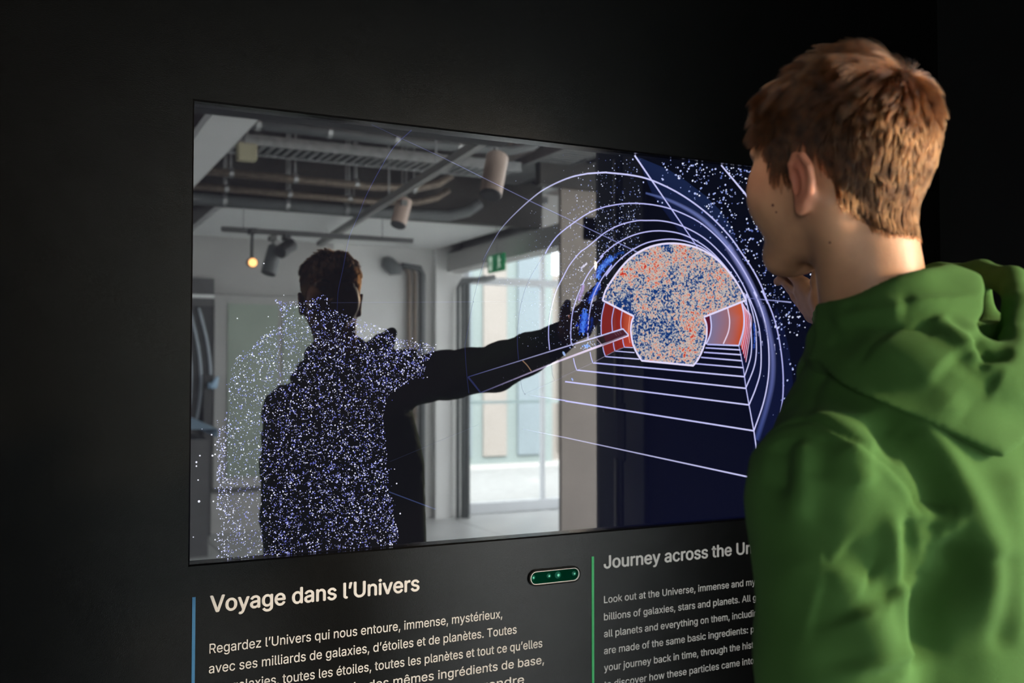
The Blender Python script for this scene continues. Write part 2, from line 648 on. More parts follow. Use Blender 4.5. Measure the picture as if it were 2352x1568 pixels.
# finer star dust on the left of the tunnel, thinning outwards
n = 0
while n < 1300:
    x, y = random.uniform(1140, 1470), random.uniform(355, 800)
    r = math.hypot(x - 1560, (y - 720) * 0.98)
    d = math.exp(-((r - 225) / 62) ** 2) * (1.0 if y < 790 else .5) + 0.30 * math.exp(-((r - 330) / 60) ** 2)
    if x > 1395 and y > 600:
        d = 0
    if random.random() < d:
        stars.dot(x, y, random.choice((0.5, 0.7, 0.8, 1.0, 1.3)) * (1 if x > 1300 else .7), tuple(c * (1 if x > 1300 else .6) for c in random.choice(SC1)), 1.2, random.uniform(0, 3))
        n += 1
for x, y in Z7([(850, 175), (935, 210), (1070, 150), (1020, 215), (1085, 255), (670, 480), (710, 492), (540, 308), (445, 102), (835, 242)]):
    stars.dot(x, y, 2.1, SC1[1])
stars.build('star_field', kind='stuff')

# soft galaxy streaks
mw = Ink()
bgc = NV
mw.stroke(Z7([(560, 405), (650, 430), (760, 465), (900, 530), (1040, 615), (1160, 720), (1260, 830), (1340, 930)]), (6, 22), lin(70, 85, 140), lin(120, 130, 190), soft=bgc)
mw.stroke(Z7([(1300, 880), (1400, 1040), (1480, 1180), (1560, 1350), (1620, 1500)]) + Z8([(1760, 170), (1810, 330), (1850, 520), (1862, 700), (1850, 880), (1810, 1060), (1760, 1230), (1715, 1370)]), (24, 20), lin(135, 140, 200), lin(50, 65, 125), soft=bgc)
mw.build('galaxy_band')
neb = Ink()


def blotch(pts, hot, cold, n=70, r=(1.2, 4.0), w=11):
    q = smooth_line(pts, 6)
    mid = tuple(a * .35 + b * .65 for a, b in zip(hot, cold))
    neb.stroke(pts, w * 1.5, mid, cold, soft=(.006, .006, .009))
    neb.y -= 0.0000006
    r = (r[0] * .5, r[1] * .42)
    for _ in range(int(n * .75)):
        i = random.random()
        p = q[int(i * (len(q) - 1))]
        k = random.gauss(0, 0.33)
        jit = (p[0] + k * w, p[1] + random.gauss(0, 0.33) * w)
        f = max(0, 1 - abs(k) * 1.6) * random.uniform(.5, 1)
        neb.dot(jit[0], jit[1], random.uniform(*r), tuple(a * f + b * (1 - f) for a, b in zip(hot, cold)), 1.9, 1.0, 8)
        neb.y -= 0.0000006


blotch(ZA([(1130, 125), (1040, 150), (960, 200)]), lin(40, 90, 190), lin(8, 20, 60), 45, (1, 3.0), 6)
blotch(ZA([(960, 200), (880, 270), (800, 350), (750, 430), (735, 510)]), lin(110, 165, 255), lin(20, 60, 180), 190, (1.2, 4.2), 12)
blotch(ZA([(750, 600), (700, 700), (650, 790), (610, 860)]), lin(80, 130, 250), lin(15, 45, 150), 150, (1.2, 4.0), 11)
blotch(ZA([(545, 1040), (530, 1130), (510, 1230), (500, 1330)]), lin(85, 145, 255), lin(12, 45, 170), 230, (1.2, 4.6), 14)
blotch(ZA([(650, 1100), (640, 1230), (600, 1340)]), lin(20, 50, 140), lin(8, 20, 60), 40, (1, 3), 7)
blotch(ZA([(520, 620), (505, 700), (470, 780), (450, 850)]), lin(200, 160, 240), lin(80, 60, 150), 90, (.7, 1.7), 7)
blotch(ZA([(570, 290), (530, 330), (480, 365)]), lin(235, 235, 255), lin(150, 150, 190), 45, (.8, 2.2), 4)
blotch(ZA([(630, 630), (605, 675)]), lin(200, 200, 240), lin(90, 90, 140), 14, (.6, 1.5), 2)
blotch(ZA([(300, 1075), (308, 1120)]), lin(210, 150, 140), lin(90, 60, 60), 14, (.8, 1.8), 2)
for bl in ([(1690, 330), (1697, 420), (1690, 560)],):
    blotch(Z8(bl), lin(70, 120, 240), lin(15, 35, 110), 90, (1.0, 2.4), 4)
blotch(Z8([(1785, 310), (1805, 400), (1812, 460)]), lin(220, 220, 255), lin(110, 120, 190), 26, (1, 2.2), 2)
blotch(Z8([(1728, 400), (1733, 440)]), lin(220, 220, 255), lin(110, 120, 190), 12, (1, 2), 1.5)
blotch(Z8([(1764, 490), (1768, 525)]), lin(220, 220, 255), lin(110, 120, 190), 12, (1, 2), 1.5)
blotch(Z8([(1876, 515), (1880, 570)]), lin(220, 220, 255), lin(110, 120, 190), 14, (1, 2.3), 2)
neb.build('nebula', kind='stuff')

# red and orange side panels of the tunnel
pan = Ink()
RD, RB, OR = lin(120, 30, 28), lin(185, 62, 45), lin(205, 95, 60)
pan.poly(Z8([(345, 135), (430, 178), (412, 400), (405, 500), (440, 572), (355, 617), (330, 535), (312, 400), (322, 240)]), [RD] * 9)
pan.poly(Z8([(430, 178), (500, 208), (492, 380), (490, 470), (525, 538), (440, 572), (405, 500), (412, 400)]), [RD, lin(140, 38, 32)] + [lin(140, 38, 32)] * 3 + [RD] * 3)
pan.poly(Z8([(500, 208), (610, 260), (582, 370), (592, 470), (603, 530), (525, 538), (490, 470), (492, 380)]), [lin(145, 42, 34), OR, OR, RB, RB, RB, lin(145, 42, 34), lin(145, 42, 34)])
pan.poly(Z8([(1245, 275), (1298, 253), (1307, 350), (1295, 430), (1260, 510), (1266, 400), (1262, 330)]), lin(88, 22, 45))
GR, PU = lin(120, 115, 150), lin(150, 105, 115)
pan.poly(Z8([(1298, 253), (1455, 188), (1470, 300), (1460, 400), (1415, 508), (1262, 510), (1295, 430), (1307, 350)]), [GR, PU, PU, PU, PU, GR, GR, GR])
pan.poly(Z8([(1455, 188), (1580, 140), (1600, 250), (1595, 380), (1555, 522), (1415, 508), (1460, 400), (1470, 300)]), [lin(165, 95, 90), lin(195, 85, 45), lin(200, 85, 45), lin(195, 80, 40), lin(185, 75, 40), PU, PU, PU])
for i, c in enumerate((lin(215, 85, 80), lin(190, 50, 62), lin(160, 32, 55), lin(130, 22, 50))):
    a, b = i * 14.5, (i + 1) * 14.5
    pan.poly(Z8([(1590 + a * .5, 135 + a), (1607 + a, 260), (1605 + a, 380), (1572 + a * .8, 522 + a * 2.6), (1572 + b * .8, 522 + b * 2.6), (1605 + b, 380), (1607 + b, 260), (1590 + b * .5, 135 + b)]), c)
pan.build('tunnel_panel', kind='stuff')

# star-drawn visitor: thousands of light points
fig = Ink()
Z3 = lambda a: [(420 + x / 3.92, 560 + y / 3.92) for x, y in a]
Z5 = lambda a: [(420 + x / 3.92, 920 + y / 3.92) for x, y in a]
poly = Z3([(820, 490), (870, 500), (950, 520), (1080, 510), (1180, 490), (1260, 440), (1320, 500), (1330, 580), (1480, 640),
           (1700, 720), (1830, 760), (1930, 850), (2100, 880), (2290, 910), (2250, 990), (2190, 1080), (2170, 1210),
           (2040, 1230), (1900, 1330), (1850, 1370), (1820, 1450), (1800, 1568)]) + \
    Z5([(1820, 300), (1840, 500), (1850, 800), (1890, 900), (1900, 1050), (1930, 1150), (1950, 1290), (1400, 1345), (900, 1385), (370, 1440),
        (360, 1270), (420, 1200), (430, 1100), (370, 1000), (300, 960), (320, 800), (310, 500), (320, 260), (370, 150), (410, 40)]) + \
    Z3([(410, 1280), (440, 1100), (480, 1020), (600, 960), (700, 830), (850, 760), (900, 720), (880, 620), (860, 560)])
PX = np.array([p[0] for p in poly])
PY = np.array([p[1] for p in poly])


def inside(x, y):
    c = False
    j = len(poly) - 1
    for i in range(len(poly)):
        if (PY[i] > y) != (PY[j] > y) and x < (PX[j] - PX[i]) * (y - PY[i]) / (PY[j] - PY[i]) + PX[i]:
            c = not c
        j = i
    return c


def edge_dist(x, y):
    ax, ay = PX, PY
    bx_, by_ = np.roll(PX, -1), np.roll(PY, -1)
    dx, dy = bx_ - ax, by_ - ay
    t = np.clip(((x - ax) * dx + (y - ay) * dy) / (dx * dx + dy * dy + 1e-9), 0, 1)
    return float(np.min(np.hypot(x - ax - t * dx, y - ay - t * dy)))


DC = [lin(175, 180, 245), lin(210, 212, 255), lin(120, 125, 205), lin(238, 238, 255), lin(95, 100, 185)]
cnt = 0
while cnt < 8200:
    x, y = random.uniform(490, 1006), random.uniform(670, 1292)
    if not inside(x, y):
        if random.random() > 0.015 or edge_dist(x, y) > 12:
            continue
    d = 0.60 + 0.75 * noise.noise(Vector((x / 11.0, y / 11.0, 1.0)))
    if x < 640 and y > 760:
        d *= 0.75
    if y < 830 and x < 730:
        d *= 0.8 if edge_dist(x, y) > 14 else 2.0
    if x > 880 or (x > 840 and y < 900 and y > 800):
        d *= 1.7
    if edge_dist(x, y) < 5:
        d *= 1.5
    if 690 < x < 708 and 1065 < y < 1270:
        d *= 0.45
    if random.random() < d:
        r = random.choice((0.5, 0.6, 0.7, 0.8, 1.0, 1.25, 1.6))
        fig.dot(x, y, r, random.choice(DC), 1.15, random.uniform(0, 3), 6 if r > 1 else 5)
        cnt += 1
# clusters joined in short chains give the shimmering streaks
for _ in range(650):
    x, y = random.uniform(600, 1000), random.uniform(730, 1285)
    if inside(x, y):
        a = random.uniform(-1, 1)
        for k in range(random.randint(2, 5)):
            fig.dot(x + k * 2.0 * math.cos(a) + random.uniform(-1, 1), y + k * 2.0 * math.sin(a) + random.uniform(-1, 1),
                    random.uniform(.4, .9), random.choice(DC))
for _ in range(230):
    t = random.random()
    x = 498 + abs(random.gauss(0, 24))
    y = random.uniform(960, 1285)
    fig.dot(x, y, random.choice((.7, 1.0, 1.6)), DC[1])
for x, y, r in ((457, 1151, 3), (451, 1061, 2.4), (451, 1070, 2), (459, 1046, 2), (488, 1046, 2.4), (494, 1043, 2), (486, 998, 2),
                (494, 1021, 2), (455, 1102, 1.8), (490, 1151, 2), (494, 1239, 1.8), (444, 1233, 1.5), (464, 985, 1), (606, 605, 1.6),
                (545, 731, 1.6), (616, 727, 1.4), (919, 1179, 2), (911, 1110, 1.8), (906, 1077, 1.2)):
    fig.dot(x, y, r, DC[3])
fig.build('particle_figure', kind='stuff', label='figure of thousands of blue-white light points')

# thin construction lines, faint on the left
thin = Ink()
F2 = lin(110, 115, 160)
thin.stroke([(945, 299), (905, 337), (873, 388), (841, 449), (825, 490), (802, 546), (787, 620), (777, 667), (774, 713), (770, 815), (776, 915), (788, 1000)], (2.0, 1.1), lin(48, 52, 98), lin(16, 19, 40))
thin.stroke([(853, 286), (1019, 363), (1216, 461), (1390, 543), (1466, 580)], (1.3, 2.4), lin(42, 44, 72), lin(130, 135, 190), sm=False)
thin.stroke([(760, 695), (1388, 691)], 1.4, lin(40, 42, 60), sm=False)
thin.stroke([(895, 1060), (1100, 975)], 1.2, lin(32, 35, 50), sm=False)
thin.stroke([(893, 1129), (1000, 1169)], 2.4, lin(50, 60, 95), sm=False)
thin.stroke([(1129, 560), (1112, 600), (1090, 680), (1070, 780), (1068, 800), (1072, 860), (1077, 903)], 1.5, lin(34, 38, 72))
thin.stroke(Z4([(1440, 0), (1250, 300), (1170, 520), (1135, 750), (1130, 900), (1140, 1045)]), 1.5, lin(60, 62, 100), lin(38, 42, 80))
thin.stroke(Z4([(1160, 1210), (1175, 1300), (1205, 1360)]), 1.3, lin(60, 62, 85))
thin.stroke(Z4([(1440, 1100), (1450, 1180), (1470, 1230)]), 1.3, lin(60, 62, 85))
thin.stroke([(1205, 905), (1300, 863)], 1.1, lin(50, 50, 75), sm=False)
thin.build('thin_line')

lines = Ink()
A1 = Z2([(820, 1480), (860, 1400), (960, 1230), (1040, 1130), (1140, 1030), (1240, 940), (1350, 855), (1480, 785), (1620, 730), (1760, 700)])
lines.stroke(A1, (1.5, 3.6), lin(45, 48, 85), WHT)
lines.stroke(A1[-1:] + Z2([(1920, 690)]) + Z7([(220, 222), (400, 240), (560, 272), (720, 335), (880, 420), (1040, 530), (1180, 650), (1320, 800), (1420, 940), (1520, 1090), (1600, 1240), (1660, 1400)]) +
             Z8([(1765, 30), (1800, 100), (1850, 215), (1890, 340), (1920, 480), (1945, 660), (1955, 830), (1950, 1000), (1930, 1130)]), (3.8, 3.4), WHT, WH2)
lines.stroke(Z2([(1380, 1420), (1420, 1350), (1500, 1250), (1640, 1140), (1780, 1050), (1900, 1005)]) + Z7([(220, 523), (350, 502), (480, 498), (620, 510), (760, 540), (900, 592), (1040, 665), (1160, 760), (1280, 880), (1390, 1020), (1480, 1170), (1560, 1330)]) +
             Z8([(1690, 40), (1740, 150), (1790, 310), (1820, 500), (1827, 700), (1812, 870), (1770, 1060), (1690, 1290)]), (2.6, 3.4), WH2, WHT)
lines.stroke(Z4([(1420, 955), (1410, 830), (1415, 700), (1440, 560), (1480, 420), (1540, 300), (1600, 190), (1690, 80)]) + Z2([(1760, 1360), (1920, 1230), (2060, 1160), (2200, 1125)]) +
             Z7([(560, 652), (700, 655), (840, 685), (980, 745), (1100, 820), (1220, 930), (1330, 1060), (1430, 1220), (1510, 1390)]) + Z8([(1650, 100), (1700, 220), (1740, 380), (1755, 560), (1750, 750), (1710, 900), (1648, 1055)]), (2.4, 3.2), WH2, WHT)
lines.stroke(Z4([(1615, 900), (1610, 830), (1615, 700), (1640, 560), (1700, 400), (1780, 250), (1900, 110)]) + Z7([(150, 980), (280, 870), (420, 795), (560, 755), (700, 745), (850, 765), (980, 815), (1100, 890), (1200, 980), (1310, 1110), (1400, 1260), (1465, 1410)]) +
             Z8([(1620, 60), (1660, 160), (1700, 320), (1712, 480), (1710, 620), (1685, 740), (1620, 900)]), (2.6, 3.0), WH2, WHT)
lines.stroke(Z4([(1765, 860), (1765, 780), (1775, 650), (1810, 480), (1880, 330), (1980, 190)]) + Z7([(200, 1150), (300, 1030), (420, 930), (550, 860), (680, 828), (800, 820), (920, 838), (1040, 880), (1130, 935), (1230, 1020), (1320, 1120), (1400, 1240), (1450, 1370)]) +
             Z8([(1600, 50), (1640, 200), (1660, 330), (1670, 480), (1665, 600), (1640, 700), (1605, 800)]), (2.8, 2.8), WH2, WHT)
lines.stroke(Z4([(1885, 830), (1883, 740), (1890, 640), (1915, 530)]), 2.6, WH2)
lines.stroke(Z4([(1985, 785), (1980, 680), (2000, 570)]), 2.4, WH2)
lines.stroke(Z4([(2065, 770), (2060, 700), (2072, 605)]), 2.4, WH2)
lines.stroke(Z8([(575, 258), (560, 400), (575, 500)]), 1.8, lin(230, 150, 130))
for k in range(5):
    a = k * 14.5
    lines.stroke(Z8([(1588 + a * .5, 135 + a), (1607 + a, 260), (1605 + a, 380), (1572 + a * .8, 522 + a * 2.6)]), 1.7, lin(225, 195, 225))
FL = [((1270, 512), (1556, 523), 3.4), ((1255, 543), (1568, 562), 3), ((1240, 583), (1578, 606), 3), ((1215, 629), (1585, 660), 3), ((1160, 685), (1595, 722), 3),
      ((525, 538), (602, 541), 2), ((440, 572), (615, 586), 2.2), ((355, 622), (660, 645), 2.6), ((240, 678), (1606, 803), 3.2), ((95, 743), (1620, 908), 3.2),
      ((-10, 847), (1647, 1057), 3.2), ((-10, 1021), (1690, 1290), 3.4)]
for a, b, w in FL:
    lines.stroke(Z8([a, b]), w, WH2, WHT, sm=False)
lines.stroke([(1200, 985), (1300, 1005), (1728, 1097)], (1.2, 3.4), lin(50, 50, 75), WHT, sm=False)
lines.stroke([(1215, 907), (1300, 920)], (1.0, 3), lin(50, 50, 75), WH2, sm=False)
lines.stroke(Z8([(1556, 523), (1595, 722), (1606, 803), (1620, 908), (1647, 1057), (1690, 1290), (1715, 1460)]), (2.0, 3.2), WH2, WHT, sm=False)
lines.stroke(Z8([(525, 538), (440, 572), (355, 617), (240, 678), (95, 743), (-40, 805)]), (1.8, 1.1), lin(120, 110, 130), lin(90, 90, 110), sm=False)
for a, b in (((65, 635), (95, 743)), ((215, 580), (240, 678)), ((330, 535), (355, 622)), ((425, 495), (440, 572)), ((510, 465), (525, 538))):
    lines.stroke(Z8([a, ((a[0] + b[0]) / 2 - 3, (a[1] + b[1]) / 2), b]), 2.4, WH2)
lines.stroke(Z8([(1298, 253), (1307, 350), (1295, 430), (1260, 510)]), 3.6, WHT)
lines.stroke(Z8([(1455, 188), (1472, 300), (1460, 400), (1415, 508)]), 3.2, lin(230, 210, 235))
lines.stroke(Z8([(1580, 140), (1600, 250), (1595, 380), (1556, 522)]), 3.6, WHT)
lines.stroke(Z7([(460, 65), (1025, 890)]), (4.6, 2.4), WHT, WH2, sm=False)
lines.stroke(Z7([(1240, 150), (1500, 465)]), 5.2, WHT, sm=False)
lines.stroke(Z7([(1480, 1350), (1870, 1388)]), (1.6, 3), DIM, lin(160, 165, 215), sm=False)
lines.build('ring_line')

disc_pts = Z7([(172, 1370), (200, 1280), (262, 1180), (345, 1068), (440, 975), (560, 905), (680, 868), (800, 858), (920, 870), (1040, 905), (1150, 965), (1250, 1050), (1350, 1170), (1420, 1280), (1460, 1370)])
right_c = Z8([(1240, 266), (1262, 330), (1266, 400), (1258, 470), (1225, 570), (1185, 650), (1145, 703)])
left_c = Z8([(680, 658), (640, 595), (605, 520), (588, 440), (582, 380), (590, 310), (610, 260)])
outline = smooth_line(disc_pts, 5) + smooth_line(right_c, 4) + smooth_line(left_c, 4)
dk = Ink()
dk.poly(outline, (1, 1, 1))
disc = dk.build('sky_map', M['cmb'], label='speckled blue, beige and orange sky map in a keyhole shape')
dl = Ink()
dl.stroke(outline + [outline[0], outline[1]], 4.4, lin(225, 218, 250), sm=False)
dl.build('map_outline')

# slanted bar crossing the tunnel's mouth
bar = Ink()
barc = lin(20, 18, 26)
bar.poly(Z4([(700, 1195), (1400, 975)]) + Z4([(1440, 1075), (800, 1335)]), lin(20, 20, 24))
bar.poly(Z4([(1900, 820), (2080, 768), (2125, 818), (1930, 890)]), lin(72, 34, 46))
bar.poly(ZA([(700, 1420), (1100, 1280), (1190, 1370), (820, 1520)]), [lin(18, 14, 18), lin(72, 36, 48), lin(72, 36, 48), lin(18, 14, 18)])
bar.stroke(Z4([(685, 1197), (1400, 975), (2080, 765)]), (1.8, 3.6), lin(45, 52, 100), WHT, sm=False)
bar.stroke(Z4([(800, 1338), (1440, 1078), (2130, 820)]), (3.0, 5.6), lin(50, 55, 95), lin(232, 214, 248), sm=False)
bar.stroke(Z4([(685, 1197), (800, 1338)]), 4.4, lin(38, 42, 78), sm=False)
bar.stroke(Z4([(2080, 765), (2130, 822)]), 3, WHT, sm=False)
bar.stroke(Z4([(1175, 1050), (1215, 1090), (1255, 1145)]), 2.6, lin(150, 120, 95))
bar.stroke(ZA([(715, 1415), (820, 1540)]), 2.4, lin(150, 130, 150), sm=False)
for q in range(3):
    bar.stroke(ZA([(985 + q * 35, 1335 - q * 12), (1020 + q * 35, 1378 - q * 12)]), 1.8, lin(110, 75, 90), sm=False)
bar.dot(1314, 871, 2.2, lin(120, 150, 220), 2, -1)
for q in range(26):
    t = random.random()
    bar.dot(1112 + t * 180 + random.uniform(-8, 8), 893 - t * 70 + random.uniform(-8, 8), random.uniform(.5, 1.2), lin(70, 70, 85))
for q in range(14):
    bar.dot(1345 + random.gauss(0, 5), 795 + random.gauss(0, 3), random.uniform(.8, 2.4), lin(120, 160, 235), 2, -1)
bar.dot(1295, 812, 3.2, lin(150, 175, 225), 2, -1)
bar.build('slanted_bar')

# ------------------------------------------------------------------ lettering
try:
    FONT = bpy.data.fonts.load(os.path.join(bpy.utils.resource_path('LOCAL'), 'datafiles', 'fonts', 'Inter.woff2'))
except Exception:
    FONT = None


def text_line(body, pl, pr, z_ref, size, name, parent, bold=0.0, label=None, xs=None, full=None):
    """a line of lettering whose baseline starts at pixel pl; if pr is given the line is stretched so that `full` ends there"""
    def make(s):
        c = bpy.data.curves.new('lettering', 'FONT')
        c.body = s
        if FONT:
            c.font = FONT
        c.size = size
        c.resolution_u = 3
        o = bpy.data.objects.new('lettering', c)
        COL.objects.link(o)
        bpy.context.view_layer.update()
        me = bpy.data.meshes.new_from_object(o.evaluated_get(bpy.context.evaluated_depsgraph_get()))
        bpy.data.objects.remove(o, do_unlink=True)
        return me
    p, _ = on_wall(*pl)
    if xs is None:
        q, _ = on_wall(*pr)
        ref = make(full or body)
        vx = [v.co.x for v in ref.vertices]
        xs = (q.x - p.x) / (max(vx) - min(vx))
        x0 = min(vx)
    else:
        x0 = 0
    me = make(body)
    if bold:                      # heavier letters: the same outlines repeated a hair apart
        n0 = len(me.vertices)
        vs0 = [v.co.copy() for v in me.vertices]
        fs0 = [tuple(p_.vertices) for p_ in me.polygons]
        bpy.data.meshes.remove(me)
        V_, F_ = [], []
        for lv, (dx, dz) in enumerate(((-bold, 0), (bold, 0), (0, bold * .7), (0, -bold * .7))):
            F_ += [tuple(i + len(V_) for i in f) for f in fs0]
            V_ += [(v.x + dx, v.y + dz, lv * .00012) for v in vs0]
        me = bpy.data.meshes.new('lettering')
        me.from_pydata(V_, [], F_)
    for v in me.vertices:
        v.co = Vector((p.x + (v.co.x - x0) * xs, -0.0006 - v.co.z, p.z + v.co.y))
    me.materials.append(M['letter'])
    o = bpy.data.objects.new(name, me)
    link(o, parent)
    o.matrix_parent_inverse = parent_world(parent).inverted()
    if label:
        o['label'] = label
    return xs


def wall_size(px, y_top, y_base):
    a, _ = on_wall(px, y_top)
    b, _ = on_wall(px, y_base)
    return (a.z - b.z)


CAP = 0.727
_c = bpy.data.curves.new('lettering', 'FONT')
_c.body = 'H'
if FONT:
    _c.font = FONT
_o = bpy.data.objects.new('lettering', _c)
COL.objects.link(_o)
bpy.context.view_layer.update()
_m = bpy.data.meshes.new_from_object(_o.evaluated_get(bpy.context.evaluated_depsgraph_get()))
CAP = max(v.co.y for v in _m.vertices)
bpy.data.objects.remove(_o, do_unlink=True)
bpy.data.meshes.remove(_m)
fr = empty('wall_text', tuple(on_wall(483, 1405)[0]), 'French lettering in pale grey under the left half of the screen', 'text')
sz_t = wall_size(500, 1367.5, 1404.5) / CAP
text_line('Voyage dans l’Univers', (483, 1405.5), (962, 1352), 0, sz_t, 'heading', fr, bold=sz_t * 0.020)
sz_b = wall_size(486, 1479, 1501) / CAP
pR, _ = on_wall(481, 1500)
pA, _ = on_wall(479, 1545)
pitch = pR.z - pA.z
FRL = [('Regardez l’Univers qui nous entoure, immense, mystérieux,', (481, 1500), (1153, 1417)),
       ('avec ses milliards de galaxies, d’étoiles et de planètes. Toutes', (479.5, 1546), (1186, 1450)),
       ('ces galaxies, toutes les étoiles, toutes les planètes et tout ce qu’elles', (479, 1592), (1245, 1485)),
       ('contiennent sont formés des mêmes ingrédients de base,', None, (1249, 1528)),
       ('Pour remonter dans le temps et comprendre', None, (1203, 1570))]
xsr = None
for body, pl, pr in FRL:
    if pl is not None:
        v = text_line(body, pl, pr, 0, sz_b, 'text_line', fr, bold=sz_b * 0.006)
        xsr = v if xsr is None else xsr
        last = on_wall(*pl)[0]
    else:
        # lines whose beginning is below the frame: same left margin, one pitch lower
        last = Vector((last.x, 0, last.z - pitch))
        c = bpy.data.curves.new('lettering', 'FONT')
        q, _ = on_wall(*pr)
        # project the left start back to a pixel for the common routine
        d = last - EYE
        k = d.dot(_F)
        px = 1176 + d.dot(_R) / k * FPX
        py = 784 - d.dot(_U) / k * FPX
        text_line(body, (px, py), pr, 0, sz_b, 'text_line', fr, bold=sz_b * 0.006)

en = empty('wall_text', tuple(on_wall(1387, 1305)[0]), 'English lettering in pale grey right of the green strip', 'text')
sz_t2 = wall_size(1400, 1274.5, 1303) / CAP
text_line('Journey across the Universe', (1387, 1305), (1727, 1274), 0, sz_t2, 'heading', en, bold=sz_t2 * 0.020, full='Journey across the Un')
sz_b2 = wall_size(1390, 1368.5, 1384.5) / CAP
ENL = [('Look out at the Universe, immense and mysterious, with', (1387, 1384.5), (1735, 1345), 'Look out at the Universe, immense and my'),
       ('billions of galaxies, stars and planets. All galaxies,', (1387, 1424), (1746, 1379), 'billions of galaxies, stars and planets. All ga'),
       ('all planets and everything on them, including us,', (1387, 1463), (1739, 1414), 'all planets and everything on them, includin'),
       ('are made of the same basic ingredients: particles.', (1387, 1502), (1732, 1453), 'are made of the same basic ingredients: p'),
       ('your journey back in time, through the history,', (1387, 1541), (1725, 1487), 'your journey back in time, through the his'),
       ('to discover how these particles came into being.', (1387, 1580), (1716, 1526), 'to discover how these particles came in')]
for body, pl, pr, full in ENL:
    text_line(body, pl, pr, 0, sz_b2, 'text_line', en, bold=sz_b2 * 0.006, full=full)

a, _ = on_wall(441.5, 1371)
b, _ = on_wall(449, 1371)
o = bx('accent_strip', M['blue_strip'], None, a.x, b.x, -0.0012, 0.0, 0.70, a.z)
tag(o, 'narrow blue vertical strip left of the French lettering', 'strip')
a, _ = on_wall(1358.5, 1278)
b, _ = on_wall(1363.5, 1278)
o = bx('accent_strip', M['green_strip'], None, a.x, b.x, -0.0012, 0.0, 0.70, a.z)
tag(o, 'narrow green vertical strip left of the English lettering', 'strip')

# ------------------------------------------------------------------ sensor bar under the screen
sl, _ = on_wall(1213, 1327)
sr, _ = on_wall(1331, 1316)
SXc, SZc = (sl.x + sr.x) / 2, (on_wall(1272, 1322)[0]).z
HW = (sr.x - sl.x) / 2
HH = wall_size(1272, 1303.5, 1340.5) / 2
sens = empty('motion_sensor', (SXc, 0, SZc), 'pill-shaped camera sensor bar with green lenses set in the wall under the screen', 'sensor')


def pill(hw, hh, n=14):
    pts = []
    for s in (1, -1):
        for k in range(n + 1):
            t = -math.pi / 2 + math.pi * k / n
            pts.append((s * (hw - hh) + s * hh * math.cos(t), s * hh * math.sin(t)))
    return pts


def pill_ring(name, material, ow, oh, iw, ih, y0, y1):
    A, B = pill(ow, oh), pill(iw, ih)
    v, f = [], []
    n = len(A)
    for P, y in ((A, y0), (A, y1), (B, y1), (B, y0)):
        v += [(SXc + x, y, SZc + z) for x, z in P]
    for r in range(4):
        for k in range(n):
            a_, b_ = r * n + k, r * n + (k + 1) % n
            c_, d_ = ((r + 1) % 4) * n + (k + 1) % n, ((r + 1) % 4) * n + k
            f.append((a_, b_, c_, d_))
    return mesh_obj(name, v, f, material, sens)


M['sensor_glass'] = mat('dark_green_filter', (0.0, 0.014, 0.007), spec=0.0, rough=0.35, emit=(0.0, 0.05, 0.022), estr=0.12, noise_amt=0.1)
M['lens_g'] = mat('green_lens_glass', (0.005, 0.045, 0.03), spec=.1, rough=0.2, emit=(0.03, 0.30, 0.18), estr=0.10, noise_amt=0.1)
M['lens_hot'] = mat('lit_green_emitter', (0.02, 0.3, 0.2), rough=0.1, emit=(0.08, 0.9, 0.5), estr=0.22, noise_amt=0.05)
M['rim_silver'] = mat('silver_rim', (0.75, 0.74, 0.70), rough=0.35, emit=(0.5, 0.5, 0.48), estr=0.0, noise_amt=0.03)
pill_ring('bezel', M['reveal'], HW, HH, HW * .945, HH * .80, 0.0, -0.004)
pill_ring('rim', M['rim_silver'], HW * .945, HH * .80, HW * .93, HH * .745, 0.0, -0.0045)
P = pill(HW * .93, HH * .735)
mesh_obj('filter_window', [(SXc + x, -0.0022, SZc + z) for x, z in P], [tuple(range(len(P)))], M['sensor_glass'], sens)


def lens(px, py, r, mt):
    p, _ = on_wall(px, py)
    v, f = [(p.x, -0.0042, p.z)], []
    for j, (rr, y) in enumerate(((0.3, -0.0041), (0.6, -0.0037), (0.8, -0.003), (1.0, -0.0024))):
        for k in range(18):
            t = 2 * math.pi * k / 18
            v.append((p.x + r * rr * math.cos(t), y, p.z + r * rr * math.sin(t)))
    for k in range(18):
        f.append((0, 1 + (k + 1) % 18, 1 + k))
        for j in range(3):
            f.append((1 + j * 18 + k, 1 + j * 18 + (k + 1) % 18, 1 + (j + 1) * 18 + (k + 1) % 18, 1 + (j + 1) * 18 + k))
    return mesh_obj('lens', v, f, mt, sens, smooth=True)


for px, py, r in ((1223, 1325.5, .0042), (1259, 1321.5, .0042), (1280, 1319.5, .0062), (1317, 1316, .0042)):
    l = lens(px, py, r, M['lens_g'])
    q, _ = on_wall(px, py)
    m2 = MB()
    m2.tube([(q.x, -0.0044, q.z), (q.x, -0.0041, q.z)], r * .38, 12)
    m2.build('lens_core', M['lens_hot'], l)
# ------------------------------------------------------------------ the room behind the camera, seen mirrored in the screen
YB = -7.75                        # back wall
X0R, X1R = -3.0, 9.6
HZ = 3.35


def struct(name, material, *a, bev=0.0, parent=None):
    o = bx(name, material, parent, *a, bev=bev)
    if parent is None:
        o['kind'] = 'structure'
    return o


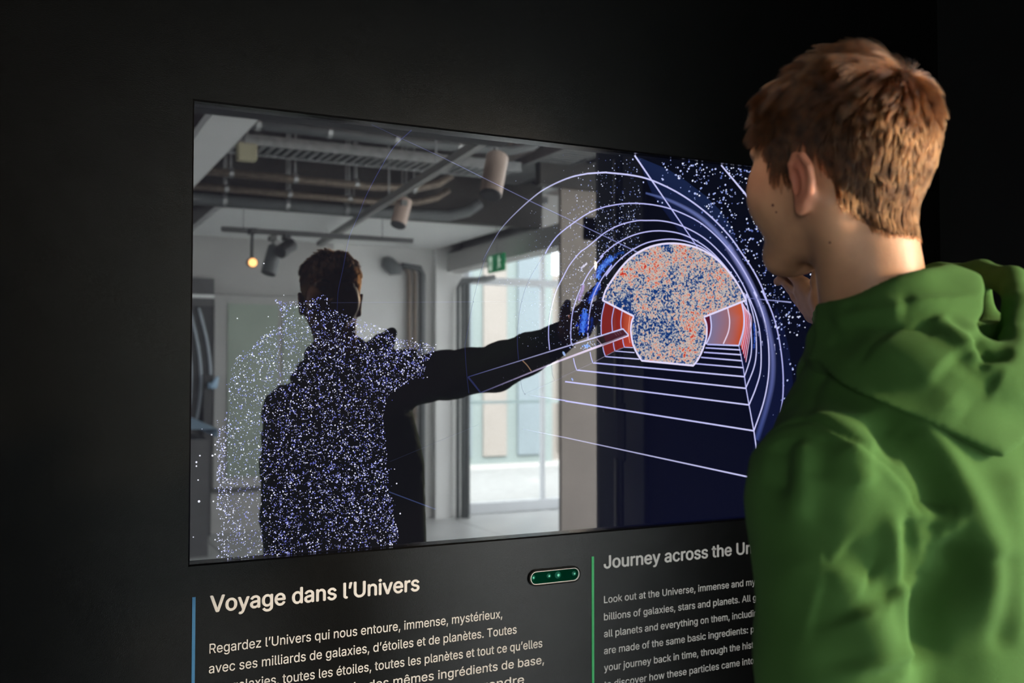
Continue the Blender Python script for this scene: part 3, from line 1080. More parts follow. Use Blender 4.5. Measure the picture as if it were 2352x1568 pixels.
fl = struct('floor', M['grout'], X0R, X1R, YB - 0.15, 0.3, -0.12, -0.006)
tm = None
tw, th = 1.2, 0.6
for i in range(9):
    for j in range(13):
        x, y = -0.9 + i * tw, -0.1 - (j + 1) * th
        if tm is None:
            m_ = MB()
            m_.box(0.002, tw - .006, 0.002, th - .006, -0.006, 0.0, bev=0.0015)
            tm = bpy.data.meshes.new('tile')
            tm.from_pydata(m_.v, [], m_.f)
            tm.materials.append(M['tile'])
        t_ = bpy.data.objects.new('tile', tm)
        link(t_, fl)
        t_.location = (x, y, 0)
struct('ceiling', M['slab'], X0R, 4.9, YB - 0.15, 0.3, HZ, HZ + 0.2)
struct('ceiling', M['slab'], 8.9, X1R, YB - 0.15, 0.3, HZ, HZ + 0.2)
struct('ceiling', M['slab'], 4.9, 8.9, YB - 0.15, -6.6, HZ, HZ + 0.2)
struct('ceiling', M['slab'], 4.9, 8.9, -1.4, 0.3, HZ, HZ + 0.2)
for k in range(4):  # roof opening and its bars: a skylight added to brighten the room
    struct('trim_12', M['frame_white'], 4.9, 8.9, -2.4 - k * 1.05, -2.36 - k * 1.05, HZ, HZ + .12)

# back wall in pieces around the two glazed openings
struct('wall_back', M['dark_grey'], X0R, 0.9, YB - 0.15, YB, 0, HZ)  # unseen stretch, coloured dark to cut the sheen on the exhibit wall
struct('wall_back', M['grey_wall'], 0.9, 2.72, YB - 0.15, YB, 0, HZ)
struct('wall_back', M['white_wall'], 2.72, 4.08, YB - 0.15, YB, 0, HZ)  # paler than the grey stretch: window-side light put into the colour
struct('wall_back', M['grey_wall'], 5.65, 5.95, YB - 0.15, YB, 0, HZ)
struct('wall_back', M['grey_wall'], 8.55, X1R, YB - 0.15, YB, 0, HZ)
struct('wall_back', M['grey_wall'], 4.08, 5.65, YB - 0.15, YB, 2.98, HZ)
struct('wall_back', M['grey_wall'], 5.95, 8.55, YB - 0.15, YB, 2.98, HZ)
struct('added_column', M['pod_black'], -0.5, 0.44, -2.62, -2.30, 0, HZ)  # unseen block added to darken the sheen on the exhibit wall's left
struct('wall_west', M['dark_grey'], X0R - 0.15, X0R, YB, -6.6, 0, HZ)
struct('wall_west', M['dark_grey'], X0R - 0.15, X0R, -4.6, 0.3, 0, HZ)
struct('wall_west', M['dark_grey'], X0R - 0.15, X0R, -6.6, -4.6, 0, 1.0)
struct('wall_west', M['dark_grey'], X0R - 0.15, X0R, -6.6, -4.6, 2.5, HZ)
w5 = empty('added_window_5', (X0R, -5.6, 1.0), kind='structure')  # unseen window added as soft fill on the visitor's cheek
MB().box(X0R - .1, X0R - .03, -6.6, -6.54, 1.0, 2.5, bev=.006).box(X0R - .1, X0R - .03, -4.66, -4.6, 1.0, 2.5, bev=.006).box(X0R - .1, X0R - .03, -6.54, -4.66, 1.0, 1.07, bev=.006).box(X0R - .1, X0R - .03, -6.54, -4.66, 2.43, 2.5, bev=.006).build('window_frame', M['frame_white'], w5)
struct('wall_east', M['white_wall'], X1R, X1R + .15, YB - .15, -7.25, 0, HZ)
struct('wall_east', M['white_wall'], X1R, X1R + .15, -3.15, 0.3, 0, HZ)
struct('wall_east', M['white_wall'], X1R, X1R + .15, -7.25, -3.15, 2.98, HZ)
struct('wall_north', M['white_wall'], 1.86, 2.4, 0.12, 0.3, 0, HZ)
struct('wall_north', M['white_wall'], 8.8, X1R, 0.12, 0.3, 0, HZ)
struct('wall_north', M['white_wall'], 2.4, 8.8, 0.12, 0.3, 0, 0.25)
struct('wall_north', M['white_wall'], 2.4, 8.8, 0.12, 0.3, 2.95, HZ)
struct('wall_north', M['pod_black'], X0R, -1.36, 0.12, 0.3, 0, HZ)
struct('baseboard_back', M['white_wall'], 2.75, 4.08, YB, YB + .015, 0, 0.08)


def glazed(name, x0, x1, z0, z1, y, bars, trans, kind='structure', label=None):
    w = empty(name, ((x0 + x1) / 2, y, z0), kind=kind)
    f = 0.075
    m_ = MB()
    m_.box(x0, x0 + f, y - .06, y + .02, z0, z1, bev=.006)
    m_.box(x1 - f, x1, y - .06, y + .02, z0, z1, bev=.006)
    m_.box(x0 + f, x1 - f, y - .06, y + .02, z0, z0 + f * 1.5, bev=.006)
    m_.box(x0 + f, x1 - f, y - .06, y + .02, z1 - f, z1, bev=.006)
    m_.build('window_frame', M['frame_white'], w)
    for z in trans:
        bx('transom', M['frame_white'], w, x0 + f, x1 - f, y - .05, y + .015, z, z + .075, bev=.005)
    for x in bars:
        bx('mullion', M['frame_white'], w, x - .02, x + .02, y - .045, y + .01, z0 + f * 1.5, z1 - f, bev=.004)
    return w


glazed('window_1', 4.08, 5.65, 0.0, 2.98, YB - .03, (5.02,), (2.36,))
glazed('added_window_4', 2.4, 8.8, 0.25, 2.95, 0.2, (4.0, 5.6, 7.2), (2.3,))  # unseen glazing added to light the back wall and pier from the front
glazed('added_window_2', 5.95, 8.55, 0.0, 2.98, YB - .03, (6.8, 7.7), (2.36,))  # unseen bays added to light the visitor and the far walls
we = empty('added_window_3', (X1R + .05, -5.2, 0), kind='structure')  # unseen side window added for more light in the room
m_ = MB()
m_.box(X1R + .02, X1R + .1, -7.25, -7.17, 0, 2.98, bev=.006).box(X1R + .02, X1R + .1, -3.23, -3.15, 0, 2.98, bev=.006)
m_.box(X1R + .02, X1R + .1, -7.17, -3.23, 0, 0.12, bev=.006).box(X1R + .02, X1R + .1, -7.17, -3.23, 2.9, 2.98, bev=.006)
m_.build('window_frame', M['frame_white'], we)
bx('mullion', M['frame_white'], we, X1R + .03, X1R + .09, -5.24, -5.16, 0.12, 2.9, bev=.006)

# white pilaster and near beige pier framing the glazed door
struct('trim_2', M['white_wall'], 3.74, 3.92, YB, YB + 0.10, 0, 2.9)
struct('trim_3', M['beige_wall'], 3.67, 4.03, -5.02, -4.98, 0, HZ)
struct('trim_4', M['dark_beam'], 3.45, 4.03, -4.98, -4.90, 2.84, HZ)

# lowered white ceiling fields
struct('ceiling_panel', M['white_panel'], 1.37, 3.77, YB, -5.9, 2.69, 2.74)
struct('ceiling_panel', M['white_panel'], 0.83, 1.05, -6.6, -2.6, 2.69, 2.74)
struct('trim_5', M['dark_beam'], 1.05, 3.95, -5.9, -5.8, 2.66, 3.2)
struct('trim_6', M['grey_wall'], 3.86, 4.06, YB, -4.98, 2.46, 2.64)
struct('trim_7', M['dark_grey'], 3.77, 4.06, YB, -5.9, 2.9, 2.95)
struct('trim_8', M['dark_grey'], 1.05, 1.37, YB, -5.9, 2.9, 2.95)
struct('trim_9', M['grey_wall'], 4.06, 4.12, YB, -6.2, 2.64, 2.95)
# rose coloured soffit boards with a pale lighting channel between them
for x0, x1 in ((1.2, 2.35), (2.39, 3.5)):
    struct('trim_10', M['slab_rose'], x0, x1, -5.7, -4.0, 3.26, HZ)
o = bx('ceiling_channel', M['white_panel'], None, 1.1, 3.2, -5.42, -5.30, 3.02, 3.07, bev=.006)
tag(o, 'pale straight channel under the rose ceiling boards, mirrored at the top of the screen', 'channel')

# cable trays
RT = random.Random(3)


def tray(p0, p1, w, label, along='x'):
    t = empty('cable_tray', p0, label, 'cable tray', 'cable trays under the ceiling')
    x0, y0, z = p0
    m_ = MB()
    if along == 'x':
        m_.box(x0, p1[0], y0, y0 + .012, z, z + .07).box(x0, p1[0], y0 + w - .012, y0 + w, z, z + .07)
    else:
        m_.box(x0, x0 + .012, p1[1], y0, z, z + .07).box(x0 + w - .012, x0 + w, p1[1], y0, z, z + .07)
    m_.build('side_rail', M['steel'], t)
    L = abs(p1[0] - x0) if along == 'x' else abs(p1[1] - y0)
    n_ = int(L / .06)
    m_ = MB()
    for k in range(n_):
        s = k * .06
        if along == 'x':
            m_.box(x0 + s, x0 + s + .032, y0 + .012, y0 + w - .012, z + .005, z + .012)
        else:
            m_.box(x0 + .012, x0 + w - .012, y0 - s - .032, y0 - s, z + .005, z + .012)
    b_ = m_.build('rung', M['steel'], t)
    b_['kind'] = 'stuff'
    m_ = MB()
    for k in range(5):
        o_ = .03 + k * (w - .06) / 5
        if along == 'x':
            m_.tube([(x0 + j * L / 8, y0 + o_ + RT.uniform(-.01, .01), z + .03) for j in range(9)], .012, 6)
        else:
            m_.tube([(x0 + o_ + RT.uniform(-.01, .01), y0 - j * L / 8, z + .03) for j in range(9)], .012, 6)
    m_.build('cable', M['spot_dark'], t)
    return t


tray((1.12, -5.25, 2.92), (3.3, 0, 0), .34, 'perforated steel cable tray running parallel to the exhibit wall above the lamps')
tray((3.38, -3.2, 3.0), (0, -6.9, 0), .34, 'perforated steel cable tray running away from the wall left of the pier', 'y')
tray((3.86, -3.0, 3.02), (0, -6.9, 0), .30, 'perforated steel cable tray running away from the wall above the pier', 'y')
for i, (y, z, r, x1, mt, lb) in enumerate((
        (-5.45, 2.83, .028, 2.95, 'copper', 'brown lagged pipe under the ceiling, upper of the two lagged pipes'),
        (-5.62, 2.75, .026, 3.0, 'copper', 'brown lagged pipe under the ceiling, lower of the two lagged pipes'),
        (-5.70, 2.68, .045, 3.3, 'pipe', 'thick grey pipe just in front of the white ceiling board'),
        (-4.6, 2.98, .035, 3.3, 'pipe', 'grey pipe close under the ceiling above the cable tray'))):
    p = empty('ceiling_pipe', (1.1, y, z), lb, 'pipe', 'pipes under the ceiling')
    m_ = MB()
    m_.tube([(1.06 if i < 3 else 1.2, y, z), (2.35, y, z - .01), (x1 - .25, y + .01, z + .01), (x1 - .1, y + .05, z + .05), (x1, y + .05, z + .12)], r, 10)
    m_.build('pipe_run', M[mt], p, smooth=True)
    for k in range(4):
        m_ = MB()
        xx = 1.3 + k * .45
        m_.tube([(xx, y, z), (xx + .03, y, z)], r * 1.25, 10)
        m_.box(xx + .01, xx + .02, y - .004, y + .004, z + r, HZ)
        m_.build('bracket', M['steel'], p)
o = empty('junction_box', (1.33, -4.85, 2.95), 'small pale yellow junction box under the ceiling', 'junction box')
bx('box_body', mat('pale_yellow_plastic', (0.45, 0.42, 0.28), noise_amt=.05), o, 1.24, 1.36, -4.9, -4.82, 2.80, 2.91, bev=.006)
bx('conduit', M['steel'], o, 1.29, 1.31, -4.87, -4.85, 2.91, HZ)

# lamp rail with cylindrical spotlights
ra, rb = Vector((2.02, -2.35, 2.60)), Vector((2.42, -7.2, 2.60))
rail = empty('lamp_rail', tuple(ra), 'straight grey lamp rail hanging under the ceiling', 'lamp rail')
dv = (rb - ra).normalized()
sv = dv.cross(Vector((0, 0, 1))).normalized()
v = []
for p in (ra, rb):
    for s, z in ((-.022, -.02), (.022, -.02), (.022, .025), (-.022, .025)):
        v.append(tuple(p + sv * s + Vector((0, 0, z))))
mesh_obj('rail_body', v, [(3, 2, 1, 0), (4, 5, 6, 7), (0, 1, 5, 4), (1, 2, 6, 5), (2, 3, 7, 6), (3, 0, 4, 7)], M['rail'], rail)
for k in range(5):
    p = ra + dv * (.3 + k * 1.05)
    m_ = MB()
    m_.tube([p, (p.x, p.y, HZ)], .005, 6)
    m_.build('hanger', M['steel'], rail)


def spot(loc, direction, r, L, body, label, lit=False, group='cylindrical spotlights', top=2.60):
    loc = Vector(loc)
    d = Vector(direction).normalized()
    s = empty('spotlight', tuple(loc), label, 'spotlight', group)
    m_ = MB()
    m_.tube([loc - d * L * .5, loc - d * L * .47, loc + d * L * .5], [r * .9, r, r], 24)
    b_ = m_.build('lamp_body', body, s, smooth=False)
    m_ = MB()
    m_.tube([loc + d * L * .5, loc + d * (L * .5 + .006)], [r * 1.0, r * .93], 24)
    m_.build('front_ring', M['spot_dark'], s)
    m_ = MB()
    m_.tube([loc + d * (L * .5 + .004), loc + d * (L * .5 + .009)], r * .8, 20)
    m_.build('lamp_lens', M['bulb'] if lit else M['spot_dark'], s)
    m_ = MB()
    m_.tube([(loc.x, loc.y, top), tuple(loc - d * L * .30 + Vector((0, 0, r * .7)))], .011, 8)
    m_.box(loc.x - .02, loc.x + .02, loc.y - .06, loc.y + .06, top - .035, top)
    m_.build('yoke', M['spot_dark'] if body is M['spot_dark'] else M['rail'], s)
    return s


# the lamps read off the mirrored picture
a = behind(1135, 402, 4.15)
spot(a, (-.30, .28, -.9), .052, .215, M['spot'], 'champagne cylinder spotlight nearest the screen, larger mirrored one')
a = behind(922, 488, 6.3)
spot(a, (-.32, .25, -.9), .053, .195, M['spot'], 'champagne cylinder spotlight midway along the rail, mirrored above the visitor’s head')
a = behind(579, 603, 7.0)
spot(a, (-.15, 1, -.1), .036, .15, M['spot_dark'], 'dark spotlight glowing warm orange at the far left of the mirrored room', True, top=2.45)
a = behind(625, 597, 7.3)
spot(a, (-.25, .1, -.9), .055, .21, M['pipe'], 'grey cylinder spotlight beside the glowing lamp', top=2.45)
a = behind(657, 570, 7.2)
spot(a, (-.6, .5, -.4), .05, .15, M['spot_dark'], 'dark spotlight pointing down, right of the grey one', top=2.45)
# second rail that carries the three far lamps
r2 = empty('lamp_rail', (1.4, -5.5, 2.45), 'short dark lamp rail with three lamps at the far left', 'lamp rail')
bx('rail_body', M['dark_grey'], r2, 1.30, 2.75, -5.72, -5.68, 2.455, 2.49)
bx('hanger', M['steel'], r2, 1.45, 1.46, -5.71, -5.70, 2.48, 2.69)
bx('hanger', M['steel'], r2, 2.5, 2.51, -5.71, -5.70, 2.48, 2.69)
# invented housings for the two added lamps
def fixture(loc, aim, lb):
    d = (Vector(aim) - Vector(loc)).normalized()
    s = empty('added_lamp', loc, lb, 'spotlight')
    m_ = MB()
    q = Vector(loc) - d * .012
    m_.tube([q - d * .05, q - d * .05, q], [.02, .06, .06], 20)
    m_.build('lamp_body', M['spot_dark'], s)
    return s, q - d * .03


s, q = fixture((0.30, -1.00, 2.37), (0.88, 0.0, 0.98), 'small black lamp added unseen under the roof of the niche to brighten the lettering')
MB().tube([(q.x, q.y, 2.42), tuple(q)], .008, 8).build('arm', M['spot_dark'], s)
s, q = fixture((2.62, -2.62, 1.98), (0.74, -0.95, 1.36), 'black lamp on an invented floor stand, added unseen behind the visitor to the right for warm light')
MB().tube([(q.x + .02, q.y - .02, .02), (q.x + .02, q.y - .02, 1.93), tuple(q)], .012, 10).build('stand_pole', M['spot_dark'], s)
MB().tube([(q.x + .02, q.y - .02, 0), (q.x + .02, q.y - .02, .02)], .16, 24).build('stand_base', M['spot_dark'], s)

# exit sign
ex = behind(1141, 604, 7.6)
sg = empty('exit_sign', (3.64, ex.y, ex.z), 'green and white illuminated emergency exit sign hanging before the glazed door', 'exit sign')
zz, yy = ex.z, ex.y
bx('sign_box', M['green_sign'], sg, 3.625, 3.655, yy - .15, yy + .15, zz - .075, zz + .075, bev=.004)
xx = 3.6235
m_ = MB()   # running figure
m_.tube([(xx, yy + .075, zz + .045), (xx - .001, yy + .075, zz + .045)], .013, 10)
m_.quad((xx - .001, yy + .085, zz + .03), (xx - .001, yy + .06, zz + .03), (xx - .001, yy + .065, zz - .01), (xx - .001, yy + .09, zz - .01))
m_.quad((xx - .001, yy + .09, zz - .01), (xx - .001, yy + .07, zz - .01), (xx - .001, yy + .045, zz - .055), (xx - .001, yy + .06, zz - .055))
m_.quad((xx - .001, yy + .09, zz - .01), (xx - .001, yy + .072, zz - .01), (xx - .001, yy + .105, zz - .05), (xx - .001, yy + .12, zz - .045))
m_.quad((xx - .001, yy + .085, zz + .03), (xx - .001, yy + .08, zz + .018), (xx - .001, yy + .115, zz + .005), (xx - .001, yy + .118, zz + .015))
m_.build('running_figure', M['white_sign'], sg)
m_ = MB()
m_.box(xx - .001, xx, yy - .115, yy - .055, zz - .06, zz + .06)
m_.build('door_symbol', M['white_sign'], sg)
m_ = MB()
m_.quad((xx - .002, yy - .045, zz + .01), (xx - .002, yy - .045, zz - .01), (xx - .002, yy + .0, zz - .01), (xx - .002, yy + .0, zz + .01))
m_.quad((xx - .002, yy - .10, zz + .0), (xx - .002, yy - .07, zz + .03), (xx - .002, yy - .07, zz - .03))
m_.build('arrow', M['green_sign'], sg)
bx('hanger', M['steel'], sg, 3.637, 3.643, yy - .003, yy + .003, zz + .075, 2.69)

# vertical pipes on the back wall
p = empty('wall_pipe', (3.6, YB + .06, 0), 'pair of brown-grey pipes rising on the back wall with a thick elbow at the top', 'pipe')
for x, r in ((3.47, .022), (3.53, .02), (3.61, .032)):
    m_ = MB()
    m_.tube([(x, YB + .06, 0.0), (x, YB + .06, 2.42), (x - .03, YB + .06, 2.48), (x - .22, YB + .07, 2.50)], r, 10)
    m_.build('pipe_run', M['pipe'] if r > .03 else M['copper'], p, smooth=True)
m_ = MB()
m_.tube([(3.22, YB + .07, 2.58), (3.24, YB + .07, 2.53), (3.30, YB + .07, 2.47), (3.38, YB + .07, 2.46)], [.03, .07, .075, .05], 12)
m_.build('elbow', M['pipe'], p, smooth=True)
p = empty('wall_pipe', (4.0, YB + .18, 0), 'grey pipes rising beside the glazed door and turning right over it', 'pipe')
for k, (x, r) in enumerate(((3.955, .020), (4.01, .022), (4.055, .03))):
    m_ = MB()
    m_.tube([(x, YB + .16, 0.0), (x, YB + .16, 2.30 + k * .02), (x + .05, YB + .16, 2.38), (x + .2, YB + .16, 2.39), (x + .30, YB + .16, 2.42)], r, 10)
    m_.build('pipe_run', M['pipe'], p, smooth=True)

# frosted glass door on the left of the back wall, and the dark alcove beside it
d2 = empty('door_2', (2.1, YB, .42), kind='structure')
bx('door_frame', M['grey_wall'], d2, 1.60, 2.72, YB, YB + .05, .40, 2.16, bev=.008)
bx('frosted_panel', M['frosted'], d2, 1.72, 2.18, YB + .05, YB + .06, .50, 2.08)
bx('frosted_panel', M['frosted'], d2, 2.22, 2.64, YB + .05, YB + .06, .50, 2.08)
bx('baseboard_1', M['dark_grey'], None, 1.60, 3.4, YB, YB + .03, .36, .42)['kind'] = 'structure'
struct('trim_11', M['dark_grey'], 1.05, 1.60, YB, YB + .04, 2.05, 2.30)
al = empty('slat_screen', (1.3, YB + .03, 1.0), 'dark panel with curved pale slats at the far left of the mirrored room', 'panel')
bx('back_board', M['spot_dark'], al, 1.05, 1.595, YB, YB + .03, .75, 2.05)
for k in range(6):
    x = 1.10 + k * .085
    pts = []
    for j in range(13):
        u = j / 12
        pts.append((x + .17 * math.sin(u * math.pi * .62 + .35) - .12, YB + .045, .98 + (1 - u) * 1.05))
    m_ = MB()
    m_.tube(pts, .015, 6)
    m_.build('slat', M['pale_stripe'], al, smooth=True)
bx('shelf_edge', M['white_panel'], al, 1.05, 1.60, YB + .03, YB + .07, 2.12, 2.15)
ds = empty('display_desk', (1.4, -7.2, 0), 'low display desk with a pale blue edge at the far left of the mirrored room', 'desk')
m_ = MB()
a1, a2 = behind(440, 958, 8.9), behind(500, 985, 8.1)
m_.quad(tuple(a1), tuple(a2), (a2.x, a2.y, a2.z - .07), (a1.x, a1.y, a1.z - .07))
m_.quad(tuple(a1), tuple(a2), (a2.x - .5, a2.y - .1, a2.z), (a1.x - .5, a1.y - .1, a1.z))
m_.build('desk_top', M['blue_light'], ds)
bx('desk_body', M['dark_grey'], ds, a1.x - .45, a1.x + .02, a1.y, a2.y - .05, 0, a2.z - .08)
bx('desk_post', M['spot_dark'], ds, 1.50, 1.57, YB + .09, YB + .15, 0, 1.43)
m_ = MB()
c = behind(492, 880, 9.1)
m_.tube([(c.x - .05, c.y, c.z - .02), (c.x, c.y, c.z - .02), (c.x + .03, c.y, c.z + .06)], [.03, .035, .012], 10)
m_.build('lamp_head', M['blue_light'], ds, smooth=True)

# ------------------------------------------------------------------ outside the glazed door
struct('ground', M['terrace'], -6, 22, -26, YB - .15, -.2, -.02)
struct('ground', M['terrace'], -6, 22, .3, 14, -.2, -.02)
fa = empty('building', (6, -13, 0), 'pale building across the terrace seen through the glazed door', 'building')
bx('facade_wall', M['facade'], fa, 2.0, 8.0, -13.6, -13.0, -.02, 4.2)
bx('facade_wall', M['facade_cream'], fa, 8.02, 11.5, -13.9, -13.2, -.02, 3.1)
for k in range(7):
    x = 6.1 + k * .62 if k < 3 else 8.2 + (k - 3) * .8
    bx('facade_panel', M['facade_blue'] if k % 2 == 0 else M['facade_cream'], fa, x, x + .42, -13.0 if k < 3 else -13.2, -12.95 if k < 3 else -13.15, .1, 3.4 if k < 3 else 2.9, bev=.01)
for k in range(3):
    bx('facade_panel', M['facade_blue'], fa, 3.0 + k * 1.0, 3.55 + k * 1.0, -13.0, -12.96, .1, 3.9, bev=.01)
bx('eave', M['frame_white'], fa, 1.9, 11.6, -13.9, -12.8, 4.2, 4.35)
ba = empty('balustrade', (5, -9.2, 0), 'steel and glass balustrade on the terrace beyond the glazed door', 'balustrade')
bx('hand_rail', M['rail_steel'], ba, 3.2, 9.5, -9.22, -9.18, 1.08, 1.11)
for k in range(6):
    bx('post', M['rail_steel'], ba, 3.35 + k * 1.2, 3.39 + k * 1.2, -9.21, -9.19, -.02, 1.08)
# ------------------------------------------------------------------ the visitor
def smin(a, b, k):
    h = np.clip(0.5 + 0.5 * (b - a) / k, 0, 1)
    return b * (1 - h) + a * h - k * h * (1 - h)


def smax(a, b, k):
    return -smin(-a, -b, k)


def s_ell(P, c, r):
    q = (P - np.array(c)) / np.array(r)
    k0 = np.linalg.norm(q, axis=1)
    k1 = np.linalg.norm(q / np.array(r), axis=1) + 1e-9
    return k0 * (k0 - 1.0) / k1


def s_cap(P, a, b, ra, rb=None):
    rb = ra if rb is None else rb
    a, b = np.array(a, float), np.array(b, float)
    d = b - a
    t = np.clip(((P - a) @ d) / (d @ d), 0, 1)
    return np.linalg.norm(P - a - t[:, None] * d, axis=1) - (ra + (rb - ra) * t)


def s_chain(P, pts, rs, k=0.01):
    o = None
    for i in range(len(pts) - 1):
        s = s_cap(P, pts[i], pts[i + 1], rs[i], rs[i + 1])
        o = s if o is None else smin(o, s, k)
    return o


def s_sections(P, secs):
    """stack of elliptical sections: (z, cx, cy, rx, ry)"""
    S = np.array(secs, float)
    z = P[:, 2]
    cx, cy_, rx, ry = (np.interp(z, S[:, 0], S[:, i]) for i in (1, 2, 3, 4))
    qx, qy = (P[:, 0] - cx) / rx, (P[:, 1] - cy_) / ry
    r = (np.abs(qx) ** 2.3 + np.abs(qy) ** 2.3) ** (1 / 2.3)
    d = (r - 1) * np.minimum(rx, ry)
    return np.maximum(d, np.maximum(S[0, 0] - z, z - S[-1, 0]))


def surface(axes, f, name, material, parent, smooth_it=2):
    """evaluate f sparsely on the grid and extract its zero surface (surface nets)"""
    xs, ys, zs = axes
    nx, ny, nz = len(xs), len(ys), len(zs)
    B = 8
    F = np.full((nx, ny, nz), 1.0, dtype=np.float32)
    blocks = []
    cen, hd = [], []
    for i in range(0, nx, B):
        for j in range(0, ny, B):
            for k in range(0, nz, B):
                i1, j1, k1 = min(i + B, nx - 1), min(j + B, ny - 1), min(k + B, nz - 1)
                lo = np.array((xs[i], ys[j], zs[k]))
                hi = np.array((xs[i1], ys[j1], zs[k1]))
                cen.append((lo + hi) / 2)
                hd.append(np.linalg.norm(hi - lo) / 2)
                blocks.append((i, j, k))
    cen, hd = np.array(cen), np.array(hd)
    cd = f(cen)
    act = np.abs(cd) < hd * 1.5 + 0.02
    for b, c, a in zip(blocks, cd, act):
        i, j, k = b
        if not a:
            F[i:i + B, j:j + B, k:k + B] = c
    idx = [b for b, a in zip(blocks, act) if a]
    CH = 400
    for s in range(0, len(idx), CH):
        pts, sl = [], []
        for (i, j, k) in idx[s:s + CH]:
            X, Y, Z = np.meshgrid(xs[i:i + B], ys[j:j + B], zs[k:k + B], indexing='ij')
            pts.append(np.stack((X.ravel(), Y.ravel(), Z.ravel()), 1))
            sl.append((i, j, k, X.shape))
        v = f(np.concatenate(pts))
        o = 0
        for (i, j, k, sh) in sl:
            n_ = sh[0] * sh[1] * sh[2]
            F[i:i + sh[0], j:j + sh[1], k:k + sh[2]] = v[o:o + n_].reshape(sh)
            o += n_
    ins = F < 0
    mix = np.zeros((nx - 1, ny - 1, nz - 1), dtype=np.uint8)
    for a in (0, 1):
        for b in (0, 1):
            for c in (0, 1):
                mix += ins[a:nx - 1 + a, b:ny - 1 + b, c:nz - 1 + c]
    cells = np.argwhere((mix > 0) & (mix < 8))
    vid = np.full(mix.shape, -1, dtype=np.int32)
    vid[tuple(cells.T)] = np.arange(len(cells))
    acc = np.zeros((len(cells), 3))
    cnt_ = np.zeros(len(cells))
    co = [(a, b, c) for a in (0, 1) for b in (0, 1) for c in (0, 1)]
    AX = (np.asarray(xs), np.asarray(ys), np.asarray(zs))
    for a in co:
        for ax in range(3):
            if a[ax] == 0:
                b = list(a)
                b[ax] = 1
                ia = cells + np.array(a)
                ib = cells + np.array(b)
                fa_ = F[tuple(ia.T)]
                fb_ = F[tuple(ib.T)]
                m = (fa_ < 0) != (fb_ < 0)
                t = fa_[m] / (fa_[m] - fb_[m])
                pa = np.stack([AX[q][ia[m, q]] for q in range(3)], 1)
                pb = np.stack([AX[q][ib[m, q]] for q in range(3)], 1)
                acc[m] += pa + (pb - pa) * t[:, None]
                cnt_[m] += 1
    V = acc / np.maximum(cnt_, 1)[:, None]
    quads = []
    for ax in range(3):
        o1, o2 = [q for q in range(3) if q != ax]
        sl0 = [slice(1, -1)] * 3
        sl1 = [slice(1, -1)] * 3
        sl0[ax] = slice(0, -1)
        sl1[ax] = slice(1, None)
        A_, B_ = ins[tuple(sl0)], ins[tuple(sl1)]
        e_ = np.argwhere(A_ != B_)
        flip = ~A_[tuple(e_.T)]
        base = e_.copy()
        base[:, o1] += 1
        base[:, o2] += 1
        c4 = []
        for d1, d2 in ((-1, -1), (0, -1), (0, 0), (-1, 0)):
            q = base.copy()
            q[:, o1] += d1
            q[:, o2] += d2
            c4.append(vid[tuple(q.T)])
        q4 = np.stack(c4, 1)
        if ax == 1:
            flip = ~flip
        q4[flip] = q4[flip][:, ::-1]
        quads.append(q4)
    Q = np.concatenate(quads)
    Q = Q[(Q >= 0).all(1)]
    for _ in range(smooth_it):
        s_ = np.zeros_like(V)
        n_ = np.zeros(len(V))
        for a, b in ((0, 1), (1, 2), (2, 3), (3, 0)):
            np.add.at(s_, Q[:, a], V[Q[:, b]])
            np.add.at(s_, Q[:, b], V[Q[:, a]])
            np.add.at(n_, Q[:, a], 1)
            np.add.at(n_, Q[:, b], 1)
        V = V * 0.5 + 0.5 * s_ / np.maximum(n_, 1)[:, None]
    return V, Q


def np_mesh(name, V, Q, material, parent, smooth=True):
    me = bpy.data.meshes.new(name)
    me.vertices.add(len(V))
    me.vertices.foreach_set('co', V.astype(np.float32).ravel())
    me.loops.add(Q.size)
    me.loops.foreach_set('vertex_index', Q.astype(np.int32).ravel())
    me.polygons.add(len(Q))
    me.polygons.foreach_set('loop_start', np.arange(0, Q.size, 4, dtype=np.int32))
    me.polygons.foreach_set('loop_total', np.full(len(Q), 4, dtype=np.int32))
    me.polygons.foreach_set('use_smooth', np.ones(len(Q), dtype=bool))
    me.update(calc_edges=True)
    me.validate()
    me.materials.append(material)
    o = bpy.data.objects.new(name, me)
    link(o, parent)
    if parent is not None:
        o.matrix_parent_inverse = parent_world(parent).inverted()
    return o


def axis(*segs):
    """segs: (start, end, step) ..."""
    out = []
    for a, b, s in segs:
        n_ = max(1, int(round((b - a) / s)))
        out += list(a + (b - a) * np.arange(n_) / n_)
    out.append(segs[-1][1])
    return np.array(out)


person = empty('person', (0.72, -0.84, 0.0),
               'teenage boy with short brown hair and green hoodie facing the screen, one hand raised', 'person')

HC = np.array((0.690, -0.822, 1.650))
HS = 0.93
HY = math.radians(9)
HP = math.radians(-1)
RH = np.array(Matrix.Rotation(HY, 3, 'Z') @ Matrix.Rotation(HP, 3, 'X'))


def to_head(P):
    return (P - HC) @ RH / HS


def from_head(p):
    return np.array(p) * HS @ RH.T + HC


